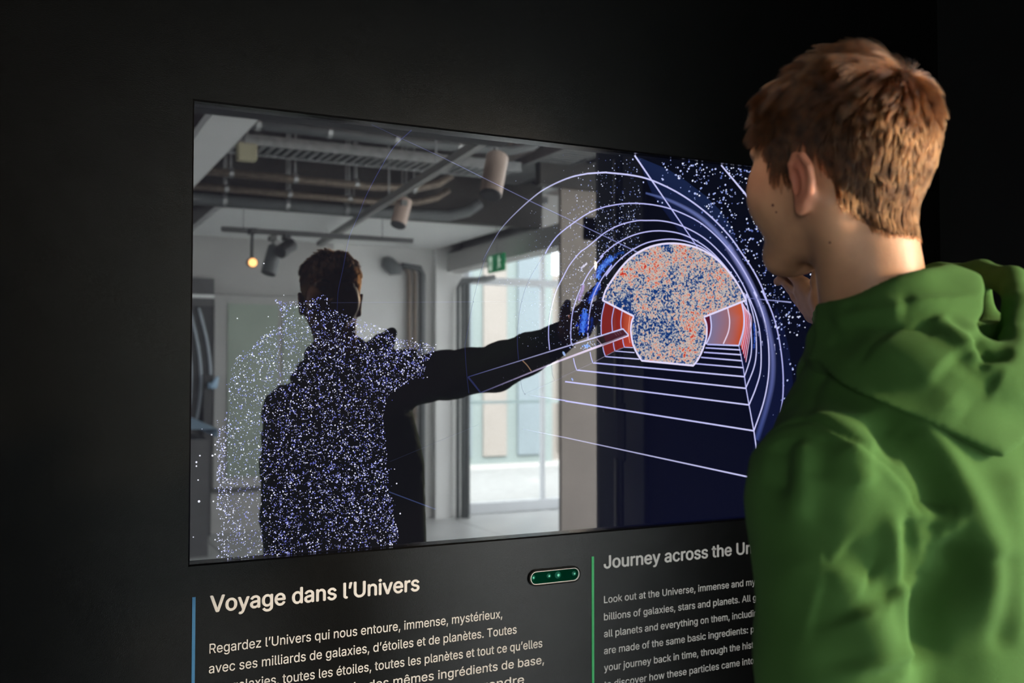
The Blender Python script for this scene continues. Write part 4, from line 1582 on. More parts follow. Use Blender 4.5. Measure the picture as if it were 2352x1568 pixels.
def head_sdf(L):
    """L: points in head space, x right, y forward, z up"""
    A = L.copy()
    A[:, 0] = np.abs(A[:, 0])
    d = s_ell(A, (0, -.010, .022), (.071, .086, .074))
    d = smin(d, s_ell(A, (0, -.030, -.004), (.060, .054, .060)), .03)
    d = smin(d, s_ell(A, (0, .028, -.025), (.056, .056, .070)), .03)
    d = smin(d, s_cap(A, (.050, -.010, -.055), (.018, .058, -.090), .016, .016), .03)
    d = smin(d, s_ell(A, (.039, .044, -.032), (.028, .033, .038)), .02)
    d = smin(d, s_ell(A, (0, .068, -.094), (.022, .019, .018)), .018)
    d = smin(d, s_ell(A, (.018, .068, .016), (.030, .014, .010)), .012)
    d = smax(d, -s_ell(A, (.031, .091, .001), (.016, .014, .011)), .010)
    d = smin(d, s_cap(A, (0, .080, .006), (0, .091, -.028), .0075, .0088), .010)
    d = smin(d, s_ell(A, (.011, .086, -.033), (.009, .011, .008)), .006)
    d = smin(d, s_ell(A, (0, .083, -.054), (.021, .011, .006)), .006)
    d = smin(d, s_ell(A, (0, .081, -.064), (.018, .011, .006)), .005)
    d = smax(d, -s_cap(A, (0, .096, -.059), (.022, .086, -.058), .0025), .003)
    # ear
    E = (A - np.array((.0772, -.013, -.034))) / .86
    ca, sa = math.cos(-.10), math.sin(-.10)
    q = np.stack((E[:, 0] * ca + E[:, 1] * sa, (-E[:, 0] * sa + E[:, 1] * ca) * 1.12, E[:, 2] - .10 * E[:, 1]), 1)
    # q0 across the ear's thickness, q1 towards the face, q2 up
    plate = s_ell(q, (.001, -.006, .004), (.0075, .0165, .028))
    helix = s_chain(q, [(.000, .010, .006), (.003, .009, .020), (.005, .001, .029), (.006, -.010, .028), (.005, -.018, .016),
                        (.004, -.0195, .002), (.003, -.016, -.012), (.002, -.008, -.023)],
                    [.0034, .0040, .0046, .0047, .0047, .0044, .0040, .0046], .002)
    lobe = s_ell(q, (.0, -.001, -.028), (.0048, .0085, .0090))
    root = s_cap(q, (-.010, .002, .012), (-.008, .002, -.020), .008)
    ear = smin(plate, helix, .003)
    ear = smin(ear, lobe, .006)
    ear = smin(ear, root, .007)
    ear = smax(ear, -s_ell(q, (.0085, .002, -.002), (.0085, .0095, .016)), .002)
    ear = smax(ear, -s_chain(q, [(.0090, .003, .0215), (.0100, -.005, .0225), (.0105, -.012, .0130), (.0100, -.0135, .001)], [.0028, .0034, .0034, .003], .002), .002)
    d = smin(d, ear * .86, .004)
    return d * HS


NK0, NK1 = from_head((0, -.024, -.045)), np.array((.714, -.857, 1.44))
HAND_W = np.array((1.100, -.402, 1.528))


def hand_sdf(P):
    """right hand, thumb up, fingers spread towards the screen"""
    W = HAND_W
    K = {'index': (1.108, -.325, 1.588), 'middle': (1.114, -.315, 1.577), 'ring': (1.119, -.318, 1.557), 'little': (1.122, -.328, 1.538)}
    d = None
    for n_, r in (('index', .0115), ('middle', .0115), ('ring', .011), ('little', .010)):
        s = s_cap(P, (W[0] + .003, W[1] + .006, W[2] + .002 + (K[n_][2] - 1.565) * .25), K[n_], .015, r)
        d = s if d is None else smin(d, s, .014)
    F_ = {'index': [K['index'], (1.106, -.290, 1.616), (1.110, -.268, 1.628), (1.114, -.256, 1.634)],
          'middle': [K['middle'], (1.118, -.282, 1.594), (1.121, -.262, 1.603), (1.123, -.250, 1.600)],
          'ring': [K['ring'], (1.122, -.293, 1.573), (1.124, -.279, 1.586), (1.124, -.272, 1.592)],
          'little': [K['little'], (1.124, -.309, 1.552), (1.125, -.298, 1.562), (1.125, -.291, 1.567)]}
    for n_, r in (('index', .0092), ('middle', .0094), ('ring', .0088), ('little', .0078)):
        f_ = s_chain(P, F_[n_], [r * 1.12, r, r * .92, r * .80], .003)
        d = smin(d, f_, .005)
    th = s_chain(P, [(1.100, -.385, 1.540), (1.094, -.374, 1.566), (1.093, -.372, 1.588), (1.096, -.368, 1.604)], [.0155, .0125, .0105, .0085], .006)
    d = smin(d, th, .012)
    d = smin(d, s_cap(P, (1.098, -.385, 1.548), (1.103, -.335, 1.585), .008, .007), .012)
    return d


def body_sdf(P):
    L = to_head(P)
    d = head_sdf(L)
    d = smin(d, s_cap(P, NK0, NK1, .045, .049), .022)
    # throat and muscle running from behind the ear to the chest
    d = smin(d, s_cap(P, from_head((-.052, -.03, -.055)), (.712, -.820, 1.45), .014, .012), .02)
    d = smin(d, s_cap(P, from_head((.052, -.03, -.055)), (.742, -.818, 1.45), .014, .012), .02)
    tor = s_sections(P, [(.84, .775, -.86, .135, .10), (1.05, .775, -.86, .14, .10), (1.30, .745, -.86, .145, .10), (1.38, .730, -.865, .09, .075),
                         (1.47, .705, -.862, .05, .045)])
    d = smin(d, tor, .05)
    d = smin(d, s_cap(P, (.67, -.868, 1.37), (.615, -.885, 1.335), .030, .035), .03)
    d = smin(d, s_cap(P, (.80, -.86, 1.39), (.89, -.85, 1.415), .026, .028), .03)
    d = smin(d, s_chain(P, [(.617, -.89, 1.335), (.60, -.90, 1.08), (.60, -.84, .86)], [.038, .034, .026], .02), .02)
    d = smin(d, s_chain(P, [(.89, -.85, 1.415), (1.03, -.60, 1.460), tuple(HAND_W)], [.028, .029, .024], .015), .006)
    hand = hand_sdf(P)
    d = smin(d, hand, .010)
    # left hand hanging relaxed
    lh = s_cap(P, (.602, -.83, .85), (.610, -.79, .77), .024, .030)
    for k, (ox_, l_) in enumerate(((-.022, .072), (-.008, .080), (.007, .074), (.021, .060))):
        b0 = np.array((.612 + ox_ * .5, -.785 + ox_, .755))
        lh = smin(lh, s_chain(P, [b0, b0 + np.array((.004, .012, -l_ * .55)), b0 + np.array((.012, .006, -l_))], [.0105, .009, .0075], .003), .005)
    lh = smin(lh, s_chain(P, [(.606, -.80, .82), (.62, -.765, .79), (.628, -.755, .755)], [.014, .011, .009], .004), .008)
    d = smin(d, lh, .01)
    # legs
    for sx in (-.09, .09):
        d = smin(d, s_chain(P, [(.775 + sx, -.86, .86), (.775 + sx * 1.1, -.855, .48), (.775 + sx * 1.1, -.875, .08)], [.078, .052, .036], .02), .03)
        d = smin(d, s_chain(P, [(.775 + sx * 1.1, -.885, .05), (.775 + sx * 1.25, -.76, .04)], [.033, .030], .02), .02)
    return d


M['skin'] = mat('fair_skin', (0.50, 0.262, 0.145), rough=0.5, spec=0.35, sss=0.12, noise_amt=0.10, noise_scale=45, bump=0.08, bump_scale=500)
M['hood'] = mat('green_sweat_fabric', (0.047, 0.112, 0.026), rough=0.9, spec=0.12, sheen=0.10, noise_amt=0.10, noise_scale=14, bump=0.35, bump_scale=1100)
M['rib'] = mat('green_rib_knit', (0.036, 0.086, 0.021), rough=0.9, spec=0.1, sheen=0.2, noise_amt=0.1, noise_scale=30)
M['denim'] = mat('dark_denim', (0.02, 0.03, 0.06), rough=0.85, noise_amt=0.2, bump=0.3, bump_scale=900)
M['shoe'] = mat('white_leather', (0.5, 0.5, 0.5), rough=0.5, noise_amt=0.05)
M['sole'] = mat('pale_rubber', (0.6, 0.6, 0.58), rough=0.6, noise_amt=0.03)

V, Q = surface((axis((.50, .595, .010), (.595, .645, .0013), (.645, .815, .0022), (.815, 1.07, .009), (1.07, 1.15, .002)),
                axis((-1.0, -.955, .008), (-.955, -.865, .0022), (-.865, -.795, .0014), (-.795, -.69, .0022), (-.69, -.43, .010), (-.43, -.21, .002)),
                axis((-.01, 1.47, .010), (1.47, 1.575, .0022), (1.575, 1.665, .0014), (1.665, 1.79, .0022))), body_sdf, 'body', None, None, 1)
body = np_mesh('body', V, Q, M['skin'], person)
body['label'] = 'fair-skinned head, neck and hands'
_L = to_head(V)
_fl = np.exp(-(((np.abs(_L[:, 0]) - .080) / .012) ** 2 + ((_L[:, 1] + .016) / .020) ** 2 + ((_L[:, 2] + .030) / .040) ** 2)) * .8
_fl += .35 * np.exp(-(((np.abs(_L[:, 0]) - .055) / .025) ** 2 + ((_L[:, 1] - .045) / .03) ** 2 + ((_L[:, 2] + .02) / .022) ** 2))
_at = body.data.attributes.new('flush', 'FLOAT', 'POINT')
_at.data.foreach_set('value', np.clip(_fl, 0, 1).astype(np.float32))
_nt = M['skin'].node_tree
_b = _nt.nodes['Principled BSDF']
_src = _b.inputs['Base Color'].links[0].from_socket
_mx = _nt.nodes.new('ShaderNodeMix')
_mx.data_type = 'RGBA'
_mx.inputs[7].default_value = (.50, .125, .075, 1)
_ad = _nt.nodes.new('ShaderNodeAttribute')
_ad.attribute_name = 'flush'
_nt.links.new(_ad.outputs['Fac'], _mx.inputs[0])
_nt.links.new(_src, _mx.inputs[6])
_nt.links.new(_mx.outputs[2], _b.inputs['Base Color'])
# three small moles on cheek and neck
_bv = BVHTree.FromPolygons([tuple(p) for p in V], [tuple(int(i) for i in q) for q in Q])
M['mole'] = mat('brown_mole', (.10, .03, .02), noise_amt=.1)
for _px, _py, _r in ((1775, 471, .0014), (1783, 487, .0010), (1906, 557, .0011)):
    _h = _bv.ray_cast(EYE, ray(_px, _py).normalized())
    if _h[0] is not None:
        _m = MB()
        _n = _h[1] if _h[1].dot(EYE - _h[0]) > 0 else -_h[1]
        _m.tube([_h[0] - _n * .001, _h[0] + _n * .0002, _h[0] + _n * .0005], [_r, _r, _r * .5], 12)
        _m.build('mole', M['mole'], person, smooth=True)
BV, BQ = V, Q

M['eye_white'] = mat('eye_white', (.45, .42, .40), rough=.2, noise_amt=.03)
M['iris'] = mat('grey_blue_iris', (.08, .12, .15), rough=.2, noise_amt=.2, noise_scale=400)
M['pupil'] = mat('pupil', (.003, .003, .003), rough=.1, noise_amt=.1)
for sx in (-1, 1):
    c = from_head((sx * .030, .0665, .001))
    m_ = MB()
    n_ = 10
    for i in range(n_ + 1):
        for j in range(16):
            th_, ph = math.pi * i / n_, 2 * math.pi * j / 16
            m_.v.append((c[0] + .0115 * math.sin(th_) * math.cos(ph), c[1] + .0115 * math.sin(th_) * math.sin(ph), c[2] + .0115 * math.cos(th_)))
    for i in range(n_):
        for j in range(16):
            a_, b_ = i * 16 + j, i * 16 + (j + 1) % 16
            m_.f.append((a_, a_ + 16, b_ + 16, b_))
    eb = m_.build('eyeball', M['eye_white'], person, smooth=True)
    dv_ = RH @ np.array((0, 1.0, 0))
    for nm, r0, off, mt_ in (('iris', .0055, .0106, 'iris'), ('pupil', .0025, .0111, 'pupil')):
        m_ = MB()
        cc = Vector(c + dv_ * HS * off)
        m_.tube([cc - Vector(dv_) * .002, cc, cc + Vector(dv_) * .0004], [r0, r0, r0 * .8], 16)
        m_.build(nm, M[mt_], eb, smooth=True)

# ------------------------------------------------------------------ hair
def hair_mask(L):
    """how much hair grows at a head-space point"""
    x, y, z = np.abs(L[:, 0]), L[:, 1], L[:, 2]
    # lower limit of hair for every position from nape (y<0) to forehead (y>0)
    lim = np.interp(y, [-.12, -.070, -.058, -.047, -.036, -.020, -.006, .000, .010, .026, .036, .050, .068, .085],
                    [-.090, -.088, -.080, -.060, -.022, .006, .006, -.006, -.022, -.018, .020, .036, .050, .060])
    return np.clip((z - lim) / .004, 0, 1)


me = body.data
me.calc_loop_triangles()
TV = BV
tri = np.concatenate((BQ[:, [0, 1, 2]], BQ[:, [0, 2, 3]]))
cen = TV[tri].mean(1)
keep = cen[:, 2] > 1.55
tri, cen = tri[keep], cen[keep]
Lc = to_head(cen)
mk = hair_mask(Lc)
a_, b_, c_ = TV[tri[:, 0]], TV[tri[:, 1]], TV[tri[:, 2]]
nr = np.cross(b_ - a_, c_ - a_)
ar = np.linalg.norm(nr, axis=1) + 1e-12
nr = nr / ar[:, None]
out = ((cen - HC) * nr).sum(1)
nr[out < 0] *= -1
Ln = nr @ RH
# keep hair off the ears: only skull surface
skull = s_ell(np.stack((np.abs(Lc[:, 0]), Lc[:, 1], Lc[:, 2]), 1), (0, -.010, .022), (.071, .086, .074))
earzone = (np.abs(Lc[:, 0]) > .0725) & (Lc[:, 1] > -.044) & (Lc[:, 1] < .004) & (Lc[:, 2] < .008) & (Lc[:, 2] > -.09)
w = ar * mk * (~earzone)
w = w / w.sum()
NH = 60000
pick = RNG.choice(len(tri), NH, p=w)
u_, v_ = RNG.random(NH), RNG.random(NH)
fl_ = u_ + v_ > 1
u_[fl_], v_[fl_] = 1 - u_[fl_], 1 - v_[fl_]
roots = a_[pick] + (b_[pick] - a_[pick]) * u_[:, None] + (c_[pick] - a_[pick]) * v_[:, None]
RL = to_head(roots)
NL = Ln[pick]
CR = np.array((.006, -.072, .066))
flow = RL - CR
flow -= NL * (flow * NL).sum(1)[:, None]
flow /= np.linalg.norm(flow, axis=1)[:, None] + 1e-9
sw = np.cross(NL, flow)
dist = np.linalg.norm(RL - CR, axis=1)
swirl = np.exp(-(dist / .030) ** 2) * 0.6
# sides: hair falls down and slightly backwards; top: forward
down = np.array((0, -.10, -1.0))
down_t = down - NL * (NL @ down)[:, None]
down_t /= np.linalg.norm(down_t, axis=1)[:, None] + 1e-9
sidew = np.clip((.045 - RL[:, 2]) / .05, 0, 1)[:, None]
T = flow * (1 - sidew) + down_t * sidew + sw * swirl[:, None]
T /= np.linalg.norm(T, axis=1)[:, None] + 1e-9


def hash_noise(P, s, seed):
    """smooth lattice noise, vectorised"""
    q = P / s + seed * 17.31
    i = np.floor(q).astype(np.int64)
    f = q - i
    f = f * f * (3 - 2 * f)

    def h(a):
        n_ = (a[:, 0] * 73856093) ^ (a[:, 1] * 19349663) ^ (a[:, 2] * 83492791) ^ (seed * 2654435)
        n_ = (n_ * 1103515245 + 12345) & 0x7fffffff
        n_ = ((n_ >> 8) * 1103515245 + 12345) & 0x7fffffff
        return (n_ % 10007) / 10007.0 * 2 - 1
    o = 0
    for dx in (0, 1):
        for dy in (0, 1):
            for dz in (0, 1):
                wt = (f[:, 0] if dx else 1 - f[:, 0]) * (f[:, 1] if dy else 1 - f[:, 1]) * (f[:, 2] if dz else 1 - f[:, 2])
                o = o + wt * h(i + np.array((dx, dy, dz)))
    return o


SW = np.cross(NL, T)
cl = hash_noise(RL, .0085, 1) * .45 + hash_noise(RL, .022, 2) * .35
T = T + SW * (cl * (1 + .6 * np.clip((RL[:, 2] - .03) / .05, 0, 1)))[:, None]
T /= np.linalg.norm(T, axis=1)[:, None] + 1e-9
topw = np.clip((RL[:, 2] - .02) / .05, 0, 1)
fade = np.clip((RL[:, 2] + .10) / .08, 0.0, 1)
frontw = np.clip((RL[:, 1] - .02) / .05, 0, 1) * topw
LEN = .004 + .016 * fade + .020 * topw + .006 * frontw
LEN *= (0.78 + .3 * RNG.random(NH)) * (1 + .22 * hash_noise(RL, .012, 5))
lift = (.14 + .08 * topw + .20 * frontw) + .20 * hash_noise(RL, .009, 7) * (.45 + topw) + .05 * RNG.standard_normal(NH)
lift = np.clip(lift, .05, .8)
NP = 6
hc = bpy.data.hair_curves.new('hair')
hc.add_curves([NP] * NH)
pos = np.zeros((NH, NP, 3))
p = RL.copy()
d_ = T + NL * (lift * 2.6)[:, None]
d_ /= np.linalg.norm(d_, axis=1)[:, None]
rj = RNG.standard_normal((NH, 3)) * .06
wv = hash_noise(RL, .010, 9)
for k in range(NP):
    pos[:, k] = p
    s = k / (NP - 1)
    dirn = d_ * (1 - s) + (T + SW * (wv * .55 * s)[:, None] + NL * (lift * .2 - .18 * s)[:, None]) * s + rj * s + np.array((0, 0, -.12)) * s
    dirn /= np.linalg.norm(dirn, axis=1)[:, None]
    p = p + dirn * (LEN / (NP - 1))[:, None]
# clumping: tips lean towards the mean of a coarse lattice cell
cell = np.floor((RL + .004 * np.stack([hash_noise(RL, .006, 20 + q) for q in range(3)], 1)) / .0068).astype(np.int64)
key = (cell[:, 0] * 1000003 + cell[:, 1] * 10007 + cell[:, 2])
_, inv = np.unique(key, return_inverse=True)
inv = inv.ravel()
cntc = np.bincount(inv)
tipm = np.stack([np.bincount(inv, pos[:, -1, q]) / cntc for q in range(3)], 1)
for k in range(1, NP):
    s = k / (NP - 1)
    pos[:, k] += (tipm[inv] - pos[:, -1]) * (.62 * s ** 1.2)
WP = pos.reshape(-1, 3) * HS @ RH.T + HC
hc.attributes['position'].data.foreach_set('vector', WP.astype(np.float32).ravel())
ra_ = hc.attributes.new('radius', 'FLOAT', 'POINT')
rad = np.tile(np.array([1, .95, .9, .75, .55, .2]) * .00012, NH)
ra_.data.foreach_set('value', rad.astype(np.float32))
hm = bpy.data.materials.new('brown_hair')
hm.use_nodes = True
nt = hm.node_tree
nt.nodes.remove(nt.nodes['Principled BSDF'])
ph_ = nt.nodes.new('ShaderNodeBsdfHairPrincipled')
ph_.parametrization = 'COLOR'
tcn = nt.nodes.new('ShaderNodeTexCoord')
nz_ = nt.nodes.new('ShaderNodeTexNoise')
nz_.inputs['Scale'].default_value = 90
rp = nt.nodes.new('ShaderNodeValToRGB')
rp.color_ramp.elements[0].color = (.018, .006, .002, 1)
rp.color_ramp.elements[1].color = (.088, .031, .009, 1)
rp.color_ramp.elements[0].position = .32
rp.color_ramp.elements[1].position = .68
nt.links.new(tcn.outputs['Object'], nz_.inputs['Vector'])
nt.links.new(nz_.outputs['Fac'], rp.inputs['Fac'])
nt.links.new(rp.outputs['Color'], ph_.inputs['Color'])
ph_.inputs['Roughness'].default_value = .36
ph_.inputs['IOR'].default_value = 1.38
ph_.inputs['Radial Roughness'].default_value = .55
ph_.inputs['Random Roughness'].default_value = .2
nt.links.new(ph_.outputs[0], nt.nodes['Material Output'].inputs['Surface'])
hc.materials.append(hm)
ho = bpy.data.objects.new('hair', hc)
link(ho, person)
ho.matrix_parent_inverse = parent_world(person).inverted()
tag(ho, 'short reddish-brown hair', kind='stuff')
# scalp under the strands
smk = hair_mask(to_head(BV))
Ls = to_head(BV)
sk2 = (BV[:, 2] > 1.55) & (smk > .5) & ~((np.abs(Ls[:, 0]) > .0728) & (Ls[:, 1] > -.046) & (Ls[:, 1] < .004) & (Ls[:, 2] < .010))
fq = BQ[sk2[BQ].all(1)]
used = np.unique(fq)
rm = np.full(len(BV), -1)
rm[used] = np.arange(len(used))
sn = BV[used] - from_head((0, -.014, .022))
sn /= np.linalg.norm(sn, axis=1)[:, None]
scalp = np_mesh('scalp', BV[used] + sn * .0012, rm[fq], mat('hair_roots', (.04, .02, .010), rough=.9, spec=.1, noise_amt=.3, noise_scale=200), ho)
# eyebrows
for sx in (-1, 1):
    m_ = MB()
    m_.tube([from_head((sx * .014, .083, .017)), from_head((sx * .028, .081, .022)), from_head((sx * .044, .070, .018))], [.0025, .003, .0015], 6)
    m_.build('eyebrow', scalp.data.materials[0], person)
# ------------------------------------------------------------------ hoodie
def hoodie_sdf(P):
    tor = s_sections(P, [(.74, .775, -.862, .150, .118), (.80, .775, -.862, .172, .132), (1.05, .778, -.862, .168, .130), (1.22, .772, -.865, .170, .131),
                         (1.34, .748, -.868, .166, .122), (1.42, .730, -.868, .112, .098), (1.47, .716, -.861, .066, .070), (1.50, .713, -.859, .056, .060)])
    d = tor
    d = smin(d, s_cap(P, (.665, -.870, 1.393), (.613, -.886, 1.358), .052, .060), .04)
    d = smin(d, s_cap(P, (.80, -.862, 1.435), (.890, -.852, 1.428), .050, .058), .045)
    la = s_chain(P, [(.610, -.892, 1.350), (.602, -.902, 1.22), (.596, -.905, 1.09), (.592, -.865, .97), (.602, -.835, .87)], [.066, .061, .055, .050, .042], .02)
    d = smin(d, la, .018)
    ar_ = s_chain(P, [(.892, -.852, 1.425), (.965, -.73, 1.442), (1.03, -.60, 1.458), (1.066, -.505, 1.490), (1.086, -.448, 1.510)], [.061, .056, .052, .045, .035], .02)
    # stacked sleeve folds on the raised arm
    ax = np.array((1.094, -.422, 1.521)) - np.array((.895, -.852, 1.402))
    t = (P - np.array((.895, -.852, 1.402))) @ ax / (ax @ ax)
    up = np.clip((P[:, 2] - (1.402 + .125 * t)) / .05, -1, 1)
    ar_ = ar_ - np.where((t > -.05) & (t < 1.0), (.0075 * (.6 + .5 * up)) * np.abs(np.sin(t * 15.5 + .8 * up)) ** .8, 0)
    d = smin(d, ar_, .022)
    # room for neck and head
    d = smax(d, -s_cap(P, (.712, -.858, 1.43), (.706, -.848, 1.60), .049, .056), .008)
    d = smax(d, .745 - P[:, 2], .01)
    return d


V, Q = surface((axis((.49, 1.16, .0036)), axis((-1.04, -.38, .0036)), axis((.72, 1.10, .006), (1.10, 1.60, .0036))), hoodie_sdf, 'hoodie', None, None, 2)


def bvh_of(V, Q):
    return BVHTree.FromPolygons([tuple(p) for p in V], [tuple(int(i) for i in q) for q in Q])


def normals(V, Q):
    n_ = np.cross(V[Q[:, 2]] - V[Q[:, 0]], V[Q[:, 3]] - V[Q[:, 1]])
    o = np.zeros_like(V)
    for k in range(4):
        np.add.at(o, Q[:, k], n_)
    return o / (np.linalg.norm(o, axis=1)[:, None] + 1e-12)


def fold(V, N, bvh, pix, amp, sig):
    """raise (amp > 0) or press in (amp < 0) a soft ridge along a line read off the photograph and laid on the real surface"""
    pts = []
    for q in smooth_line(pix, 6):
        d = ray(q[0], q[1]).normalized()
        hit = bvh.ray_cast(EYE, d)
        if hit[0] is not None:
            pts.append(np.array(hit[0]))
    if len(pts) < 2:
        return np.zeros(len(V))
    pts = np.array(pts)
    lo, hi = pts.min(0) - 3 * sig, pts.max(0) + 3 * sig
    m = ((V > lo) & (V < hi)).all(1)
    S = V[m]
    best = np.full(len(S), 9.0)
    tt = np.zeros(len(S))
    for i in range(len(pts) - 1):
        a, b = pts[i], pts[i + 1]
        d = b - a
        L2 = d @ d
        if L2 < 1e-10 or L2 > .0009:
            continue
        t = np.clip(((S - a) @ d) / L2, 0, 1)
        r = np.linalg.norm(S - a - t[:, None] * d, axis=1)
        w = r < best
        best[w] = r[w]
        tt[w] = (i + t[w]) / (len(pts) - 1)
    out_ = np.zeros(len(V))
    taper = np.clip(np.minimum(tt, 1 - tt) / .15, 0.15, 1)
    out_[m] = amp * np.exp(-(best / sig) ** 2) * taper
    return out_


ZB = lambda a: [(1680 + x / 2.76, 1000 + y / 2.76) for x, y in a]
ZC = lambda a: [(1680 + x / 2.76, 500 + y / 2.76) for x, y in a]
FOLDS = [
    # shoulder seam
    (ZC([(255, 1375), (350, 1315), (460, 1290), (560, 1310), (700, 1390), (860, 1490), (940, 1540)]) + ZB([(900, 110), (1050, 235), (1150, 350), (1190, 450), (1205, 560), (1245, 750)]), -.0035, .0035),
    (ZC([(500, 1315), (640, 1380), (790, 1475), (880, 1545)]) + ZB([(880, 140), (1010, 245), (1110, 360), (1150, 450)]), .0025, .006),
    (ZC([(480, 1250), (620, 1290), (800, 1400), (960, 1500)]), .003, .012),
    # ridge of the sleeve's inner edge, the hollow beside it
    (ZB([(1050, 470), (1035, 600), (1055, 760), (1075, 920), (1100, 1080), (1115, 1230), (1100, 1400), (1040, 1560)]), .009, .010),
    (ZB([(1130, 500), (1120, 650), (1110, 850), (1110, 980)]), -.008, .010),
    (ZB([(1180, 430), (1205, 600), (1235, 760)]), .004, .009),
    (ZB([(1240, 910), (1170, 960), (1100, 1040)]), .003, .009),
    (ZB([(1265, 540), (1265, 640), (1265, 740)]), -.004, .008),
    (ZB([(1470, 600), (1400, 565), (1340, 590), (1310, 680), (1295, 800), (1240, 910)]), .0045, .010),
    (ZB([(1400, 620), (1390, 760), (1330, 900), (1230, 1050), (1180, 1250), (1190, 1500)]), -.011, .020),
    # long ridges over the shoulder blade
    (ZC([(1060, 1140), (1180, 1290), (1280, 1450)]) + ZB([(1230, 0), (1330, 130), (1430, 300), (1530, 470), (1600, 640), (1650, 850), (1640, 1100), (1620, 1400)]), .009, .017),
    (ZC([(900, 1200), (980, 1320), (1060, 1450)]) + ZB([(1080, 30), (1180, 130), (1270, 270), (1310, 420), (1300, 520)]), -.009, .015),
    (ZB([(1740, 180), (1790, 400), (1800, 700), (1780, 1000), (1740, 1400)]), .005, .020),
    (ZB([(1700, 700), (1715, 1000), (1690, 1400)]), -.005, .012),
    # sleeve
    (ZB([(480, 20), (460, 150), (430, 350), (400, 600)]), .005, .012),
    (ZB([(330, 30), (320, 150), (300, 400)]), -.007, .012),
    (ZB([(560, 20), (560, 120), (540, 300)]), -.004, .010),
    (ZB([(720, 60), (800, 200), (860, 330)]), .004, .012),
    (ZB([(380, 700), (450, 900), (600, 1000), (720, 930), (760, 840)]), .004, .02),
    (ZB([(500, 1100), (620, 1160), (740, 1330), (800, 1500)]), -.004, .024),
    (ZB([(820, 1080), (880, 1200), (960, 1350), (1000, 1500)]), .007, .026),
    (ZB([(860, 900), (950, 980), (1010, 1050)]), -.003, .016),
    (ZB([(700, 700), (820, 800), (960, 880)]), -.004, .014),
    # shoulder wrinkles under the hood
    (ZC([(620, 930), (540, 1060), (500, 1180), (480, 1260)]), -.004, .008),
    (ZC([(740, 1010), (700, 1130), (720, 1240)]), -.003, .014),
    (ZC([(700, 960), (900, 1060), (1080, 1190), (1300, 1350)]), .0035, .014),
]


def displace(V, Q, folds, wr_amp, seed=3):
    N = normals(V, Q)
    bvh = bvh_of(V, Q)
    D = np.zeros(len(V))
    gain = 1.35
    for pix, amp, sig in folds:
        D += fold(V, N, bvh, pix, amp * (gain if sig > .0115 else 1.0), sig)
    D += wr_amp * (hash_noise(V * np.array((1, 1, .55)), .045, seed) + .5 * hash_noise(V, .021, seed + 1))
    return V + N * D[:, None]


def orient(V, Q):
    """make the winding face outwards (surface extraction keeps it consistent, this checks the sign)"""
    c = V.mean(0)
    n_ = np.cross(V[Q[:, 2]] - V[Q[:, 0]], V[Q[:, 3]] - V[Q[:, 1]])
    s_ = ((V[Q[:, 0]]) * n_).sum()
    return Q if s_ > 0 else Q[:, ::-1]


Q = orient(V, Q)
V = displace(V, Q, FOLDS, .0022)
hoodie = np_mesh('hoodie', V, Q, M['hood'], person)
hoodie['label'] = 'moss green hooded sweatshirt'

